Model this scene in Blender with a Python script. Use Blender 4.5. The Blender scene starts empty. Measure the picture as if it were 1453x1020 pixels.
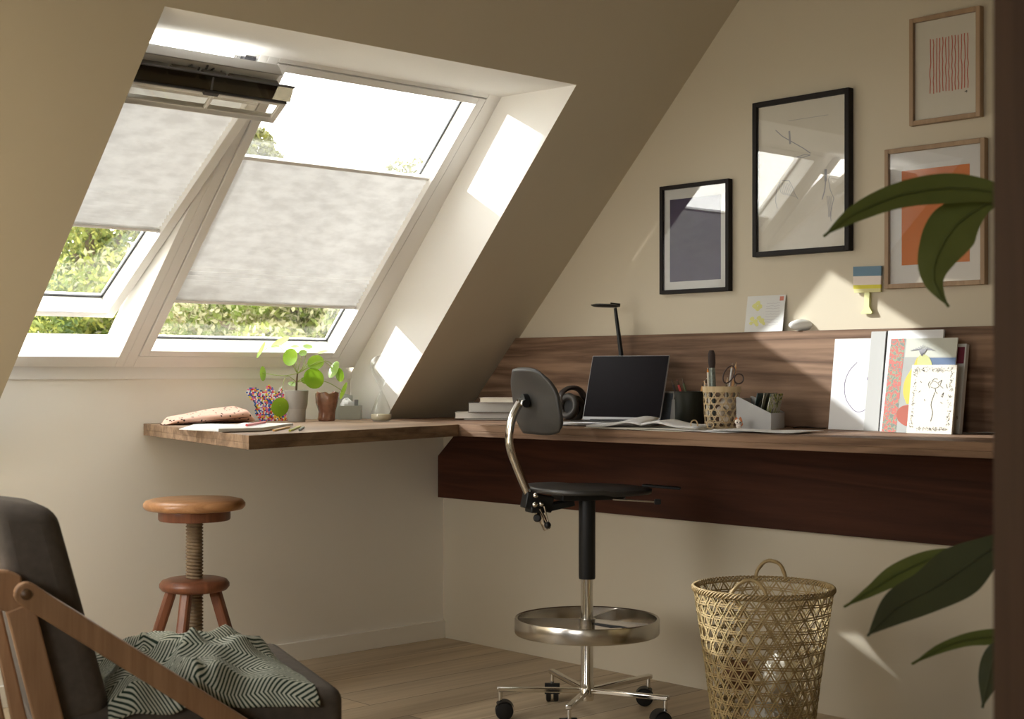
import bpy, math, random
import numpy as np
from mathutils import Vector, Matrix, noise
random.seed(7)
scn = bpy.context.scene
col = scn.collection

# ------------------------------------------------------------------ camera
F_PX, CX, HZ = 2095.0, 726.5, 530.0          # focal length in pixels, centre column, horizon row (frame 1453 x 1020)
_a = math.atan2(1956, 2095)
D = Vector((math.sin(_a), math.cos(_a), 0)); R = Vector((math.cos(_a), -math.sin(_a), 0)); U = Vector((0, 0, 1))
CAM = -(5.88 * D + (629 - CX) / F_PX * 5.88 * R); CAM.z = 1.05
cd = bpy.data.cameras.new('camera'); cam = bpy.data.objects.new('camera', cd); col.objects.link(cam); scn.camera = cam
cd.sensor_width = 36.0; cd.sensor_fit = 'HORIZONTAL'; cd.lens = F_PX / 1453 * 36.0
cd.shift_y = (HZ - 510) / 1453.0
cd.clip_start = 0.05; cd.clip_end = 200
cam.matrix_world = Matrix((( R.x, 0, -D.x, CAM.x), (R.y, 0, -D.y, CAM.y), (0, 1, 0, CAM.z), (0, 0, 0, 1)))
cd.dof.use_dof = True; cd.dof.focus_distance = 4.8; cd.dof.aperture_fstop = 7.0

# ------------------------------------------------------------------ view, world, light
scn.view_settings.view_transform = 'Standard'; scn.view_settings.look = 'None'
scn.view_settings.gamma = 1.0; scn.view_settings.exposure = 0.5; scn.view_settings.use_curve_mapping = False
w = bpy.data.worlds.new('sky'); scn.world = w; w.use_nodes = True
bgn = w.node_tree.nodes['Background']; bgn.inputs[0].default_value = (1.0, 0.975, 0.94, 1); bgn.inputs[1].default_value = 6.0

def sun(name, dirv, energy, angle, colr):
    l = bpy.data.lights.new(name, 'SUN'); l.energy = energy; l.angle = angle; l.color = colr
    o = bpy.data.objects.new(name, l); col.objects.link(o)
    o.rotation_euler = Vector(dirv).normalized().to_track_quat('-Z', 'Y').to_euler(); o.location = (-3, 4, 5)
    return o
sun('sun', (1.0, -1.66, -.97), 6.4, math.radians(0.9), (0.97, 0.975, 1.0))

def area(name, loc, direction, sx, sy, energy, colr, portal=False):
    l = bpy.data.lights.new(name, 'AREA'); l.shape = 'RECTANGLE'; l.size = sx; l.size_y = sy; l.energy = energy; l.color = colr
    if portal: l.cycles.is_portal = True
    o = bpy.data.objects.new(name, l); col.objects.link(o); o.location = loc
    o.rotation_euler = Vector(direction).to_track_quat('-Z', 'Y').to_euler()
    return o
# added spot outside, throws the crisp sun patches onto the right reveal
gl = bpy.data.lights.new('reveal_spot', 'SPOT'); gl.energy = 6500; gl.color = (1, .95, .9); gl.shadow_soft_size = 0.03
gl.spot_size = math.radians(14); gl.spot_blend = 0.0
glo = bpy.data.objects.new('reveal_spot', gl); col.objects.link(glo)
_gd = Vector((3.7, -1.5, -1.15)).normalized(); _gt = Vector((-.705, -.52, 1.588))
glo.location = _gt - _gd * 9.0; _gy = Vector((0, -.695, .719)); _gy = (_gy - _gd * _gy.dot(_gd)).normalized(); _gx = _gy.cross(-_gd)
glo.matrix_world = Matrix.Translation(glo.location) @ Matrix((_gx, _gy, -_gd)).transposed().to_4x4() @ Matrix.Diagonal((.058, 1, 1, 1))
# portals: they only guide sampling of the sky through the openings
area('sky_portal', (-1.68, -.33, 1.66), (0, -.719, -.695), .5, 1.35, 1, (1, 1, 1), True)
area('sky_portal', (-.96, -.33, 1.66), (0, -.719, -.695), .9, 1.35, 1, (1, 1, 1), True)
area('sky_portal', (-2.85, -1.35, 1.15), (1, 0, 0), 1.2, 1.3, 1, (1, 1, 1), True)
area('sky_portal', (-6.5, -4.3, 1.45), (1, 0, 0), 2.0, 1.3, 1, (1, 1, 1), True)

cy = scn.cycles
cy.max_bounces = 10; cy.diffuse_bounces = 5; cy.glossy_bounces = 4; cy.transmission_bounces = 6; cy.transparent_max_bounces = 12
cy.sample_clamp_indirect = 6.0; cy.caustics_reflective = False; cy.caustics_refractive = False

area('sky_portal', (-2.32, -.375, .95), (1, 0, 0), .75, .9, 1, (1, 1, 1), True)
# ------------------------------------------------------------------ geometry helpers
def ray(px, py): return D + (px - CX) / F_PX * R + (HZ - py) / F_PX * U
def onp(px, py, n, c):
    n = Vector(n); v = ray(px, py); t = (c - n.dot(CAM)) / n.dot(v); return CAM + t * v
def onX(px, py, x): return onp(px, py, (1, 0, 0), x)
def onY(px, py, y): return onp(px, py, (0, 1, 0), y)
def onZ(px, py, z): return onp(px, py, (0, 0, 1), z)
ZD = 0.882                                       # desk top height
def atX(px, x, z=ZD):
    p = onX(px, HZ, x); p.z = z; return p
def atY(px, y, z=ZD):
    p = onY(px, HZ, y); p.z = z; return p
def zat(py, p):                                  # height of a row at the distance of p
    return CAM.z - (py - HZ) / F_PX * (p - CAM).dot(D)
def srgb(r, g, b):
    def c(v):
        v /= 255.0
        return v / 12.92 if v <= .04045 else ((v + .055) / 1.055) ** 2.4
    return (c(r), c(g), c(b), 1)

class MB:
    def __init__(s): s.v = []; s.f = []; s.m = []; s.uv = {}; s.M = Matrix.Identity(4); s.mat = 0
    def at(s, loc=(0, 0, 0), rz=0, M=None):
        s.M = M if M is not None else Matrix.Translation(Vector(loc)) @ Matrix.Rotation(rz, 4, 'Z'); return s
    def add(s, vs, fs, uv=None):
        b = len(s.v); M = s.M
        s.v += [tuple(M @ Vector(p)) for p in vs]
        for k, f in enumerate(fs):
            if uv is not None: s.uv[len(s.f)] = [uv[i] for i in f]
            s.f.append(tuple(b + i for i in f)); s.m.append(s.mat)
        return s
    def box(s, x0, x1, y0, y1, z0, z1):
        return s.add([(x0,y0,z0),(x1,y0,z0),(x1,y1,z0),(x0,y1,z0),(x0,y0,z1),(x1,y0,z1),(x1,y1,z1),(x0,y1,z1)],
                     [(0,3,2,1),(4,5,6,7),(0,1,5,4),(1,2,6,5),(2,3,7,6),(3,0,4,7)])
    def prism(s, poly, z0, z1):
        n = len(poly)
        a = sum(poly[i][0]*poly[(i+1)%n][1]-poly[(i+1)%n][0]*poly[i][1] for i in range(n))
        if a < 0: poly = poly[::-1]
        return s.add([(x,y,z0) for x,y in poly]+[(x,y,z1) for x,y in poly],
                     [tuple(range(n-1,-1,-1)), tuple(range(n,2*n))]+[(i,(i+1)%n,n+(i+1)%n,n+i) for i in range(n)])
    def lathe(s, prof, seg=40, c=(0,0), wob=None):
        ring = (abs(prof[0][0]-prof[-1][0])<1e-9 and abs(prof[0][1]-prof[-1][1])<1e-9)
        vs=[]; fs=[]
        for j,(r,z) in enumerate(prof):
            for i in range(seg):
                t=2*math.pi*i/seg; rr=r*(wob(t,z) if wob else 1)
                vs.append((c[0]+rr*math.cos(t), c[1]+rr*math.sin(t), z))
        for j in range(len(prof)-1):
            for i in range(seg):
                k=(i+1)%seg; fs.append((j*seg+i, j*seg+k, (j+1)*seg+k, (j+1)*seg+i))
        if prof[0][0] > 1e-6 and not ring: fs.append(tuple(range(seg-1,-1,-1)))
        if prof[-1][0] > 1e-6 and not ring: fs.append(tuple((len(prof)-1)*seg+i for i in range(seg)))
        return s.add(vs, fs)
    def tube(s, pts, r, seg=10, closed=False, flat=None, up=None):
        pts=[Vector(p) for p in pts]; n=len(pts)
        rs = r if isinstance(r,(list,tuple)) else [r]*n
        vs=[]; fs=[]; prev=None
        for i,p in enumerate(pts):
            if closed: t=(pts[(i+1)%n]-pts[i-1]).normalized()
            else: t=(pts[min(i+1,n-1)]-pts[max(i-1,0)]).normalized()
            if prev is None:
                a = Vector(up) if up is not None else (Vector((0,0,1)) if abs(t.z)<.9 else Vector((1,0,0)))
                nrm=(a-t*a.dot(t)).normalized()
            else: nrm=(prev-t*prev.dot(t)).normalized()
            prev=nrm; b=t.cross(nrm)
            for k in range(seg):
                th=2*math.pi*k/seg
                vs.append(tuple(p + nrm*math.cos(th)*rs[i] + b*math.sin(th)*rs[i]*(flat or 1)))
        for i in range(n if closed else n-1):
            j=(i+1)%n
            for k in range(seg):
                l=(k+1)%seg; fs.append((i*seg+k, i*seg+l, j*seg+l, j*seg+k))
        if not closed: fs += [tuple(range(seg-1,-1,-1)), tuple((n-1)*seg+k for k in range(seg))]
        return s.add(vs, fs)
    def bar(s, p, q, wd, th, up=(0,0,1)):
        p=Vector(p); q=Vector(q); t=(q-p).normalized(); a=Vector(up); n=(a-t*a.dot(t)).normalized(); b=t.cross(n)
        vs=[]
        for e in (p,q):
            for sx,sy in ((-1,-1),(1,-1),(1,1),(-1,1)): vs.append(tuple(e+b*sx*wd/2+n*sy*th/2))
        return s.add(vs, [(3,2,1,0),(4,5,6,7),(0,1,5,4),(1,2,6,5),(2,3,7,6),(3,0,4,7)])
    def grid(s, fn, nu, nv, closed_u=False, uvs=None):
        vs=[]; fs=[]; uv=[]
        for j in range(nv+1):
            for i in range(nu if closed_u else nu+1):
                vs.append(tuple(fn(i/nu, j/nv))); uv.append((i/nu, j/nv) if uvs is None else uvs(i/nu,j/nv))
        w_=nu if closed_u else nu+1
        for j in range(nv):
            for i in range(nu):
                k=(i+1)%w_ if closed_u else i+1
                fs.append((j*w_+i, j*w_+k, (j+1)*w_+k, (j+1)*w_+i))
        return s.add(vs, fs, uv)
    def ball(s, c, r, nu=16, nv=10, fn=None):
        if not isinstance(r,(list,tuple)): r=(r,r,r)
        def g(u,v):
            t=2*math.pi*u; p=math.pi*(v-.5); k = fn(t,p) if fn else 1
            return (c[0]+r[0]*k*math.cos(p)*math.cos(t), c[1]+r[1]*k*math.cos(p)*math.sin(t), c[2]+r[2]*k*math.sin(p))
        return s.grid(g, nu, nv, True)
    def path(s, pts, wd, th=.0004):              # drawn line on the local xy plane, raised by th
        for (x0,y0),(x1,y1) in zip(pts, pts[1:]):
            L=math.hypot(x1-x0,y1-y0) or 1e-6; nx=-(y1-y0)/L*wd/2; ny=(x1-x0)/L*wd/2
            s.add([(x0+nx,y0+ny,th),(x0-nx,y0-ny,th),(x1-nx,y1-ny,th),(x1+nx,y1+ny,th)],[(0,1,2,3)])
        return s
    def build(s, name, mats, parent=None, loc=None, smooth=35, bevel=0, seg=2, sub=0, solid=0):
        base = Vector(loc) if loc is not None else (WL(parent) if parent is not None else Vector((0,0,0)))
        me = bpy.data.meshes.new(name)
        me.from_pydata([tuple(Vector(p)-base) for p in s.v], [], s.f)
        if not isinstance(mats,(list,tuple)): mats=[mats]
        for m in mats: me.materials.append(m)
        if len(mats)>1: me.polygons.foreach_set('material_index', s.m)
        if s.uv:
            ul=me.uv_layers.new(name='uv')
            for fi,u in s.uv.items():
                for k,li in enumerate(me.polygons[fi].loop_indices): ul.data[li].uv=u[k]
        me.update()
        if smooth:
            me.polygons.foreach_set('use_smooth',[True]*len(me.polygons))
            me.set_sharp_from_angle(angle=math.radians(smooth))
        o=bpy.data.objects.new(name, me); col.objects.link(o)
        if parent is not None: o.parent=parent
        if loc is not None: o.location = Vector(loc) - (WL(parent) if parent is not None else Vector((0,0,0)))
        if solid:
            md=o.modifiers.new('solid','SOLIDIFY'); md.thickness=solid; md.offset=0
        if bevel:
            md=o.modifiers.new('bevel','BEVEL'); md.width=bevel; md.segments=seg; md.limit_method='ANGLE'; md.angle_limit=math.radians(50); md.harden_normals=False
        if sub:
            md=o.modifiers.new('sub','SUBSURF'); md.levels=sub; md.render_levels=sub
        return o
def WL(o):
    p=Vector((0,0,0))
    while o is not None: p=p+o.location; o=o.parent
    return p
def tag(o, label=None, cat=None, group=None, kind=None):
    if label: o['label']=label
    if cat: o['category']=cat
    if group: o['group']=group
    if kind: o['kind']=kind
    return o
def empty(name, loc, label=None, cat=None, group=None, kind=None):
    o=bpy.data.objects.new(name,None); o.empty_display_size=.05; o.location=loc; col.objects.link(o)
    return tag(o,label,cat,group,kind)
def axes(o, x, y, z):
    x=Vector(x); y=Vector(y); z=Vector(z); o=Vector(o)
    return Matrix(((x.x,y.x,z.x,o.x),(x.y,y.y,z.y,o.y),(x.z,y.z,z.z,o.z),(0,0,0,1)))
def catmull(pts, n=6):
    P=[Vector(p) for p in pts]; out=[]
    for i in range(len(P)-1):
        a=P[max(i-1,0)]; b=P[i]; c=P[i+1]; d=P[min(i+2,len(P)-1)]
        for k in range(n):
            t=k/n; out.append(.5*((2*b)+(c-a)*t+(2*a-5*b+4*c-d)*t*t+(3*b-a-3*c+d)*t**3))
    out.append(P[-1]); return out

# ------------------------------------------------------------------ materials
def newmat(name):
    m=bpy.data.materials.new(name); m.use_nodes=True; nt=m.node_tree; return m, nt, nt.nodes['Principled BSDF']
def mat(name, c, rough=.6, metal=0, noise_amt=.06, nscale=12, bump=0, bscale=120, spec=.5, trans=0, coat=0):
    m,nt,b=newmat(name); N=nt.nodes; L=nt.links
    b.inputs['Roughness'].default_value=rough; b.inputs['Metallic'].default_value=metal
    b.inputs['Specular IOR Level'].default_value=spec; b.inputs['Coat Weight'].default_value=coat
    tc=N.new('ShaderNodeTexCoord'); nz=N.new('ShaderNodeTexNoise'); nz.inputs['Scale'].default_value=nscale; nz.inputs['Detail'].default_value=4
    L.new(tc.outputs['Object'],nz.inputs['Vector'])
    mx=N.new('ShaderNodeMix'); mx.data_type='RGBA'; mx.inputs[6].default_value=[v*(1-noise_amt) for v in c[:3]]+[1]; mx.inputs[7].default_value=[min(1,v*(1+noise_amt)) for v in c[:3]]+[1]
    L.new(nz.outputs['Fac'],mx.inputs[0]); L.new(mx.outputs[2],b.inputs['Base Color'])
    if bump:
        n2=N.new('ShaderNodeTexNoise'); n2.inputs['Scale'].default_value=bscale; n2.inputs['Detail'].default_value=3; L.new(tc.outputs['Object'],n2.inputs['Vector'])
        bp=N.new('ShaderNodeBump'); bp.inputs['Strength'].default_value=bump; bp.inputs['Distance'].default_value=.002
        L.new(n2.outputs['Fac'],bp.inputs['Height']); L.new(bp.outputs[0],b.inputs['Normal'])
    return m
def wood(name, dark, light, axis='Y', scale=1.0, rough=.45, rings=9.0, plank=None, contrast=1.0, spec=.4):
    m,nt,b=newmat(name); N=nt.nodes; L=nt.links
    b.inputs['Roughness'].default_value=rough; b.inputs['Specular IOR Level'].default_value=spec
    tc=N.new('ShaderNodeTexCoord'); mp=N.new('ShaderNodeMapping')
    s=[16*scale]*3; s['XYZ'.index(axis)]=.9*scale
    mp.inputs['Scale'].default_value=s; L.new(tc.outputs['Object'],mp.inputs[0])
    vec=mp.outputs[0]
    n1=N.new('ShaderNodeTexNoise'); n1.inputs['Scale'].default_value=.55; n1.inputs['Detail'].default_value=3; n1.inputs['Distortion'].default_value=.7
    n2=N.new('ShaderNodeTexNoise'); n2.inputs['Scale'].default_value=5.0; n2.inputs['Detail'].default_value=8; n2.inputs['Roughness'].default_value=.7
    L.new(vec,n1.inputs[0]); L.new(vec,n2.inputs[0])
    mu=N.new('ShaderNodeMath'); mu.operation='MULTIPLY'; mu.inputs[1].default_value=rings; L.new(n1.outputs['Fac'],mu.inputs[0])
    pp=N.new('ShaderNodeMath'); pp.operation='PINGPONG'; pp.inputs[1].default_value=1.0; L.new(mu.outputs[0],pp.inputs[0])
    ad=N.new('ShaderNodeMath'); ad.operation='MULTIPLY_ADD'; ad.inputs[1].default_value=.45*contrast; L.new(pp.outputs[0],ad.inputs[0])
    m3=N.new('ShaderNodeMath'); m3.operation='MULTIPLY'; m3.inputs[1].default_value=.6*contrast; L.new(n2.outputs['Fac'],m3.inputs[0]); L.new(m3.outputs[0],ad.inputs[2])
    cr=N.new('ShaderNodeValToRGB'); cr.color_ramp.elements[0].position=.12; cr.color_ramp.elements[0].color=dark; cr.color_ramp.elements[1].position=.85; cr.color_ramp.elements[1].color=light
    L.new(ad.outputs[0],cr.inputs[0]); out=cr.outputs[0]
    if plank:
        pw,pl,ax=plank
        br=N.new('ShaderNodeTexBrick'); br.inputs['Scale'].default_value=1; br.inputs['Mortar Size'].default_value=.0018; br.inputs['Brick Width'].default_value=pl; br.inputs['Row Height'].default_value=pw
        br.inputs['Color1'].default_value=(.62,.62,.62,1); br.inputs['Color2'].default_value=(1.12,1.1,1.06,1); br.inputs['Mortar'].default_value=(.25,.22,.2,1); br.inputs['Bias'].default_value=0
        L.new(tc.outputs['Object'],br.inputs['Vector'])
        mx=N.new('ShaderNodeMix'); mx.data_type='RGBA'; mx.blend_type='MULTIPLY'; mx.inputs[0].default_value=1; L.new(out,mx.inputs[6]); L.new(br.outputs['Color'],mx.inputs[7]); out=mx.outputs[2]
    L.new(out,b.inputs['Base Color'])
    bp=N.new('ShaderNodeBump'); bp.inputs['Strength'].default_value=.12; bp.inputs['Distance'].default_value=.001; L.new(n2.outputs['Fac'],bp.inputs['Height']); L.new(bp.outputs[0],b.inputs['Normal'])
    return m
def glassmat(name, tint=(1,1,1,1), refl=1.0):
    m=bpy.data.materials.new(name); m.use_nodes=True; nt=m.node_tree; N=nt.nodes; L=nt.links; N.clear()
    o=N.new('ShaderNodeOutputMaterial'); t=N.new('ShaderNodeBsdfTransparent'); t.inputs[0].default_value=tint
    g=N.new('ShaderNodeBsdfGlossy'); g.inputs['Roughness'].default_value=.01
    lw=N.new('ShaderNodeLayerWeight'); pw=N.new('ShaderNodeMath'); pw.operation='POWER'; pw.inputs[1].default_value=5.0; L.new(lw.outputs['Facing'],pw.inputs[0])
    mu=N.new('ShaderNodeMath'); mu.operation='MULTIPLY_ADD'; mu.inputs[1].default_value=.9; mu.inputs[2].default_value=.042*refl; mu.use_clamp=True; L.new(pw.outputs[0],mu.inputs[0])
    mx=N.new('ShaderNodeMixShader'); L.new(mu.outputs[0],mx.inputs[0]); L.new(t.outputs[0],mx.inputs[1]); L.new(g.outputs[0],mx.inputs[2]); L.new(mx.outputs[0],o.inputs[0])
    return m
def transl(name, c, c2=None, f=.5, nscale=40, stretch=(1,1,1), rough=.6, spec=.3, glow=1.0):
    m,nt,b=newmat(name); N=nt.nodes; L=nt.links; c2=c2 or c
    tc=N.new('ShaderNodeTexCoord'); mp=N.new('ShaderNodeMapping'); mp.inputs['Scale'].default_value=stretch; L.new(tc.outputs['Object'],mp.inputs[0])
    nz=N.new('ShaderNodeTexNoise'); nz.inputs['Scale'].default_value=nscale; nz.inputs['Detail'].default_value=5; L.new(mp.outputs[0],nz.inputs[0])
    cr=N.new('ShaderNodeValToRGB'); cr.color_ramp.elements[0].position=.35; cr.color_ramp.elements[0].color=c; cr.color_ramp.elements[1].position=.65; cr.color_ramp.elements[1].color=c2
    L.new(nz.outputs['Fac'],cr.inputs[0]); L.new(cr.outputs[0],b.inputs['Base Color']); b.inputs['Roughness'].default_value=rough; b.inputs['Specular IOR Level'].default_value=spec
    t=N.new('ShaderNodeBsdfTranslucent'); L.new(cr.outputs[0],t.inputs[0])
    mx=N.new('ShaderNodeMixShader'); mx.inputs[0].default_value=f; L.new(b.outputs[0],mx.inputs[1]); L.new(t.outputs[0],mx.inputs[2])
    L.new(mx.outputs[0],N['Material Output'].inputs[0]); return m

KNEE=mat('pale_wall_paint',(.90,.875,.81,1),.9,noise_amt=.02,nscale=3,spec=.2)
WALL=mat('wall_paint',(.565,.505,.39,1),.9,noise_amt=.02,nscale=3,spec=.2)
LIN=mat('white_lining',(.93,.925,.90,1),.75,noise_amt=.02,nscale=4,spec=.3)
WIN=mat('window_lacquer',(.90,.89,.86,1),.4,noise_amt=.015,nscale=5)
ALU=mat('anthracite_metal',(.12,.12,.13,1),.4,.6)
ALUL=mat('pale_aluminium',(.50,.49,.48,1),.35,.6)
RUB=mat('black_gasket',(.01,.01,.01,1),.5)
GLS=glassmat('window_glass',(.97,.98,.97,1),1.6)
PGL=glassmat('picture_glass',(1,1,1,1),1.9)
CLEAR=glassmat('hourglass_glass',(.97,.98,.98,1),2.2)
SMOKE=glassmat('smoked_plastic',(.24,.22,.18,1),1.2)
BLIND=transl('pleated_fabric',(.57,.555,.535,1),(.69,.68,.66,1),.12,15,(1,1,2.6))
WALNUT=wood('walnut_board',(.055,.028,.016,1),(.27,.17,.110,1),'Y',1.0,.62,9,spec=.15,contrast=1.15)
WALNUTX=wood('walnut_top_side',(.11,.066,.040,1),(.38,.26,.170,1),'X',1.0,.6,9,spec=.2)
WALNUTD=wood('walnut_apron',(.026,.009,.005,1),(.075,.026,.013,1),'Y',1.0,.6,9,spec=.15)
POSTW=wood('dark_post',(.065,.037,.023,1),(.105,.062,.038,1),'Z',1.2,.8,5,spec=.1)
OAK=wood('oak_planks',(.32,.24,.155,1),(.60,.49,.345,1),'X',.7,.5,6,plank=(.19,1.9,0))
FRW=wood('light_oak_frame',(.26,.17,.10,1),(.42,.29,.18,1),'Z',2.0,.5,4)
CHW=wood('oiled_beech',(.26,.14,.07,1),(.46,.28,.155,1),'Z',2.2,.4,4)
STW=wood('stool_seat_wood',(.30,.14,.06,1),(.56,.31,.15,1),'X',2.5,.28,4)
STL=wood('stool_leg_wood',(.12,.045,.025,1),(.26,.10,.05,1),'Z',2.5,.35,4)
STS=wood('worn_screw_wood',(.13,.09,.055,1),(.30,.22,.13,1),'X',3,.6,4)
BLK=mat('black_plastic',(.010,.010,.010,1),.45,spec=.3)
SHELL=mat('charcoal_shell',(.035,.033,.030,1),.45,noise_amt=.15,nscale=60,bump=.1,bscale=500)
CHR=mat('chrome',(.72,.70,.66,1),.12,1.0,noise_amt=.02)
STEEL=mat('brushed_steel',(.55,.53,.49,1),.22,1.0,noise_amt=.05)
DARKFR=mat('black_frame_wood',(.012,.009,.008,1),.55,noise_amt=.2,spec=.2)
PAPER=mat('white_paper',(.72,.72,.715,1),.8,noise_amt=.01)
CREAM=mat('cream_paper',(.72,.68,.58,1),.8,noise_amt=.03)
GREYP=mat('grey_card',(.60,.60,.57,1),.75,noise_amt=.02)
INK=mat('black_ink',(.03,.03,.03,1),.8)
PEN=mat('pencil_line',(.30,.30,.32,1),.8)
def flat(name,r,g,b,rough=.7,**k): return mat(name,srgb(r,g,b),rough,noise_amt=k.pop('n',.05),**k)

# ------------------------------------------------------------------ room shell
K, Z0, ZL, ZW = 1.035, .728, .862, 1.05            # roof pitch; roof plane z = Z0 - K y; window plane z = ZW - K y
YB, XL, ZC = -6.3, -6.5, 2.9
XG, YG = -2.85, -1.95; XG2, YG2 = -2.32, -.75                       # bay ends at XG in an added, unseen opening that lights the knee wall
YC = -(ZC - Z0) / K
def struct(name, mb, m, **k): return tag(mb.build(name, m, **k), kind='structure')
struct('floor', MB().add([(XL,YB,0),(0,YB,0),(0,0,0),(XG,0,0),(XG,YG,0),(XL,YG,0)],[(0,1,2,3,4,5)]), OAK, smooth=0)
g=[(0,0),(YB,0),(YB,ZC),(YC,ZC),(-(ZL-Z0)/K,ZL),(0,ZL)]
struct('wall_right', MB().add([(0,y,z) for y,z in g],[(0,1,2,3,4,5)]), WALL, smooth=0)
wl=MB(); wl.box(XL-.1,XL,YB,-5.3,0,ZC); wl.box(XL-.1,XL,-5.3,-3.3,2.1,ZC); wl.box(XL-.1,XL,-5.3,-3.3,0,1.1); wl.box(XL-.1,XL,-3.3,YG,0,ZC)  # openings in these unseen walls are added to let in fill light
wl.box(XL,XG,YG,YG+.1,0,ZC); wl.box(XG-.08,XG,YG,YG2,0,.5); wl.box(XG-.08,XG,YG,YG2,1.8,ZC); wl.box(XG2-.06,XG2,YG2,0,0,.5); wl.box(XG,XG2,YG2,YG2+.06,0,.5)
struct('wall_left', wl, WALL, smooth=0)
struct('wall_front', MB().add([(XL,YB,0),(0,YB,0),(0,YB,ZC),(XL,YB,ZC)],[(3,2,1,0)]), WALL, smooth=0)
ZT = 1.967; YT = -(ZT-Z0)/K; YTW = -(ZT-ZW)/K
def rp(x, z): return (x, -(z-Z0)/K, z)
def wp(x, z): return (x, -(z-ZW)/K, z)
XA, XB1, XB0, XR0 = -1.93, -.463, -.405, -.458     # recess edges in the slope; XR0: vertical corner of knee wall and reveal
kb=MB()
def quad(m,*p): m.add(list(p),[tuple(range(len(p)))])
quad(kb,(XG2,0,0),(0,0,0),(0,0,ZL),(XA,0,ZL),(XA,0,Z0),(XG2,0,Z0))
quad(kb,(XA,0,ZL),(XR0,0,ZL),(XR0,0,1.05),(XA-.02,0,1.05))
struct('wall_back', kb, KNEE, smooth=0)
cb=MB()
quad(cb,rp(XB0,ZL),rp(0,ZL),rp(0,ZC),rp(XB1,ZC),rp(XB1,ZT))
quad(cb,(XB0,0,ZL),(0,0,ZL),rp(0,ZL),rp(XB0,ZL))
quad(cb,rp(XA,ZT),rp(XB1,ZT),rp(XB1,ZC),rp(XA,ZC))
ZJ=Z0-K*YG2
quad(cb,rp(XG2,Z0),rp(XA,Z0),rp(XA,ZC),rp(XG2,ZC))
quad(cb,rp(XG,ZJ),rp(XG2,ZJ),rp(XG2,ZC),rp(XG,ZC))
quad(cb,(XL,YG,ZC),(XG,YG,ZC),(XG,YC,ZC),(0,YC,ZC),(0,YB,ZC),(XL,YB,ZC))
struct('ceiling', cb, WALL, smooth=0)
# unseen wall added outside the left openings to keep the sun out
struct('sun_block_wall', MB().box(-9,-3.36,.02,.2,-2.6,2.9).box(-3.36,XG2-.08,.02,.2,-2.6,1.9), WALL)
rb=MB()
XLW = -1.965
def rev(u,v):
    z=ZL+(ZT-ZL)*v; xf=XB0+(XB1-XB0)*v; yf=-(z-Z0)/K
    xb=XR0+(-.50-XR0)*max(0,(z-1.05)/(ZT-1.05)); yb=min(0,-(z-ZW)/K)+.0005
    return (xf+(xb-xf)*u, yf+(yb-yf)*u, z)
rb.grid(rev,6,40)
quad(rb,rp(XA,ZT),rp(XA,Z0),(XA-.02,0,1.031),(XLW,0,1.06),wp(XLW,ZT))           # left reveal
quad(rb,rp(XA,ZT),rp(XB1,ZT),wp(-.49,ZT),wp(XLW,ZT))                             # soffit
tag(rb.build('trim_1', LIN, smooth=40), kind='structure')
struct('trim_2', MB().box(XLW,XR0+.012,-.006,.05,1.031,1.078).box(XLW,XR0+.06,.012,.07,1.03,1.110), LIN, bevel=.002)
struct('baseboard_back', MB().box(XG2,0,-.012,0,0,.07), KNEE, bevel=.002)

# ------------------------------------------------------------------ roof windows
C45, S45 = 1/math.sqrt(1+K*K), K/math.sqrt(1+K*K)      # up-slope direction (0,-C45,S45)
def WM(x=0, s=0, n=0): # local axes: x, up-slope, outward
    o=Vector((x,0,ZW))+s*Vector((0,-C45,S45))+n*Vector((0,S45,C45))
    return axes(o,(1,0,0),(0,-C45,S45),(0,S45,C45))
S0, S1 = .030, 1.268
def rect_frame(m, x0,x1,s0,s1,n0,n1, wl,wr,wb,wt):
    m.box(x0,x0+wl,s0,s1,n0,n1); m.box(x1-wr,x1,s0,s1,n0,n1)
    m.box(x0+wl,x1-wr,s0,s0+wb,n0,n1); m.box(x0+wl,x1-wr,s1-wt,s1,n0,n1)
w2=empty('window_2',tuple(Vector((-.965,0,ZW))),kind='structure')
f=MB().at(M=WM()); rect_frame(f,-1.412,-.42,S0,1.29,0,.11,.037,.135,.049,.03); f.build('frame',WIN,w2,bevel=.002)
f=MB().at(M=WM())
sx0,sx1,ss0,ss1=-1.371,-.558,.083,1.256
rect_frame(f,sx0,sx1,ss0,ss1,-.003,.080,.032,.032,.024,.024)
f.build('sash',WIN,w2,bevel=.002)
f=MB().at(M=WM()); rect_frame(f,sx0+.032,sx1-.032,ss0+.024,ss1-.024,.060,.066,.005,.005,.005,.005); f.build('glazing_seal',RUB,w2)
MB().at(M=WM()).box(sx0+.030,sx1-.030,ss0+.022,ss1-.022,.066,.070).build('pane',GLS,w2,smooth=0)
def blind(name,x0,x1,s0,s1,n,M,label):
    e=empty(name,tuple(M@Vector(((x0+x1)/2,s0,n))),label,'blind','pleated blinds on the roof windows')
    m=MB().at(M=M); pts=[]; s=s0; k=0
    while s<s1:
        t=(s-s0)/(s1-s0); q=max(0,1-t/.5)**1.5
        a=.0024+.0040*q
        pts.append((s,n+(a if k%2 else -a))); s+=.0100-.0015*q; k+=1
    pts.append((s1,n))
    m.grid(lambda u,v:(x0+(x1-x0)*u, pts[int(round(v*(len(pts)-1)))][0], pts[int(round(v*(len(pts)-1)))][1]),2,len(pts)-1)
    m.build('pleated_fabric',BLIND,e,smooth=80)
    MB().at(M=M).box(x0,x1,s0-.012,s0,n-.009,n+.009).build('bottom_rail',WIN,e,bevel=.002)
    MB().at(M=M).box(x0,x1,s1,s1+.013,n-.007,n+.009).build('top_rail',WIN,e,bevel=.002)
    for x in (x0+.002,x1-.008): MB().at(M=M).box(x,x+.006,s0-.010,s0-.002,n-.012,n-.008).build('end_cap',ALUL,e)
    return e
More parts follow.
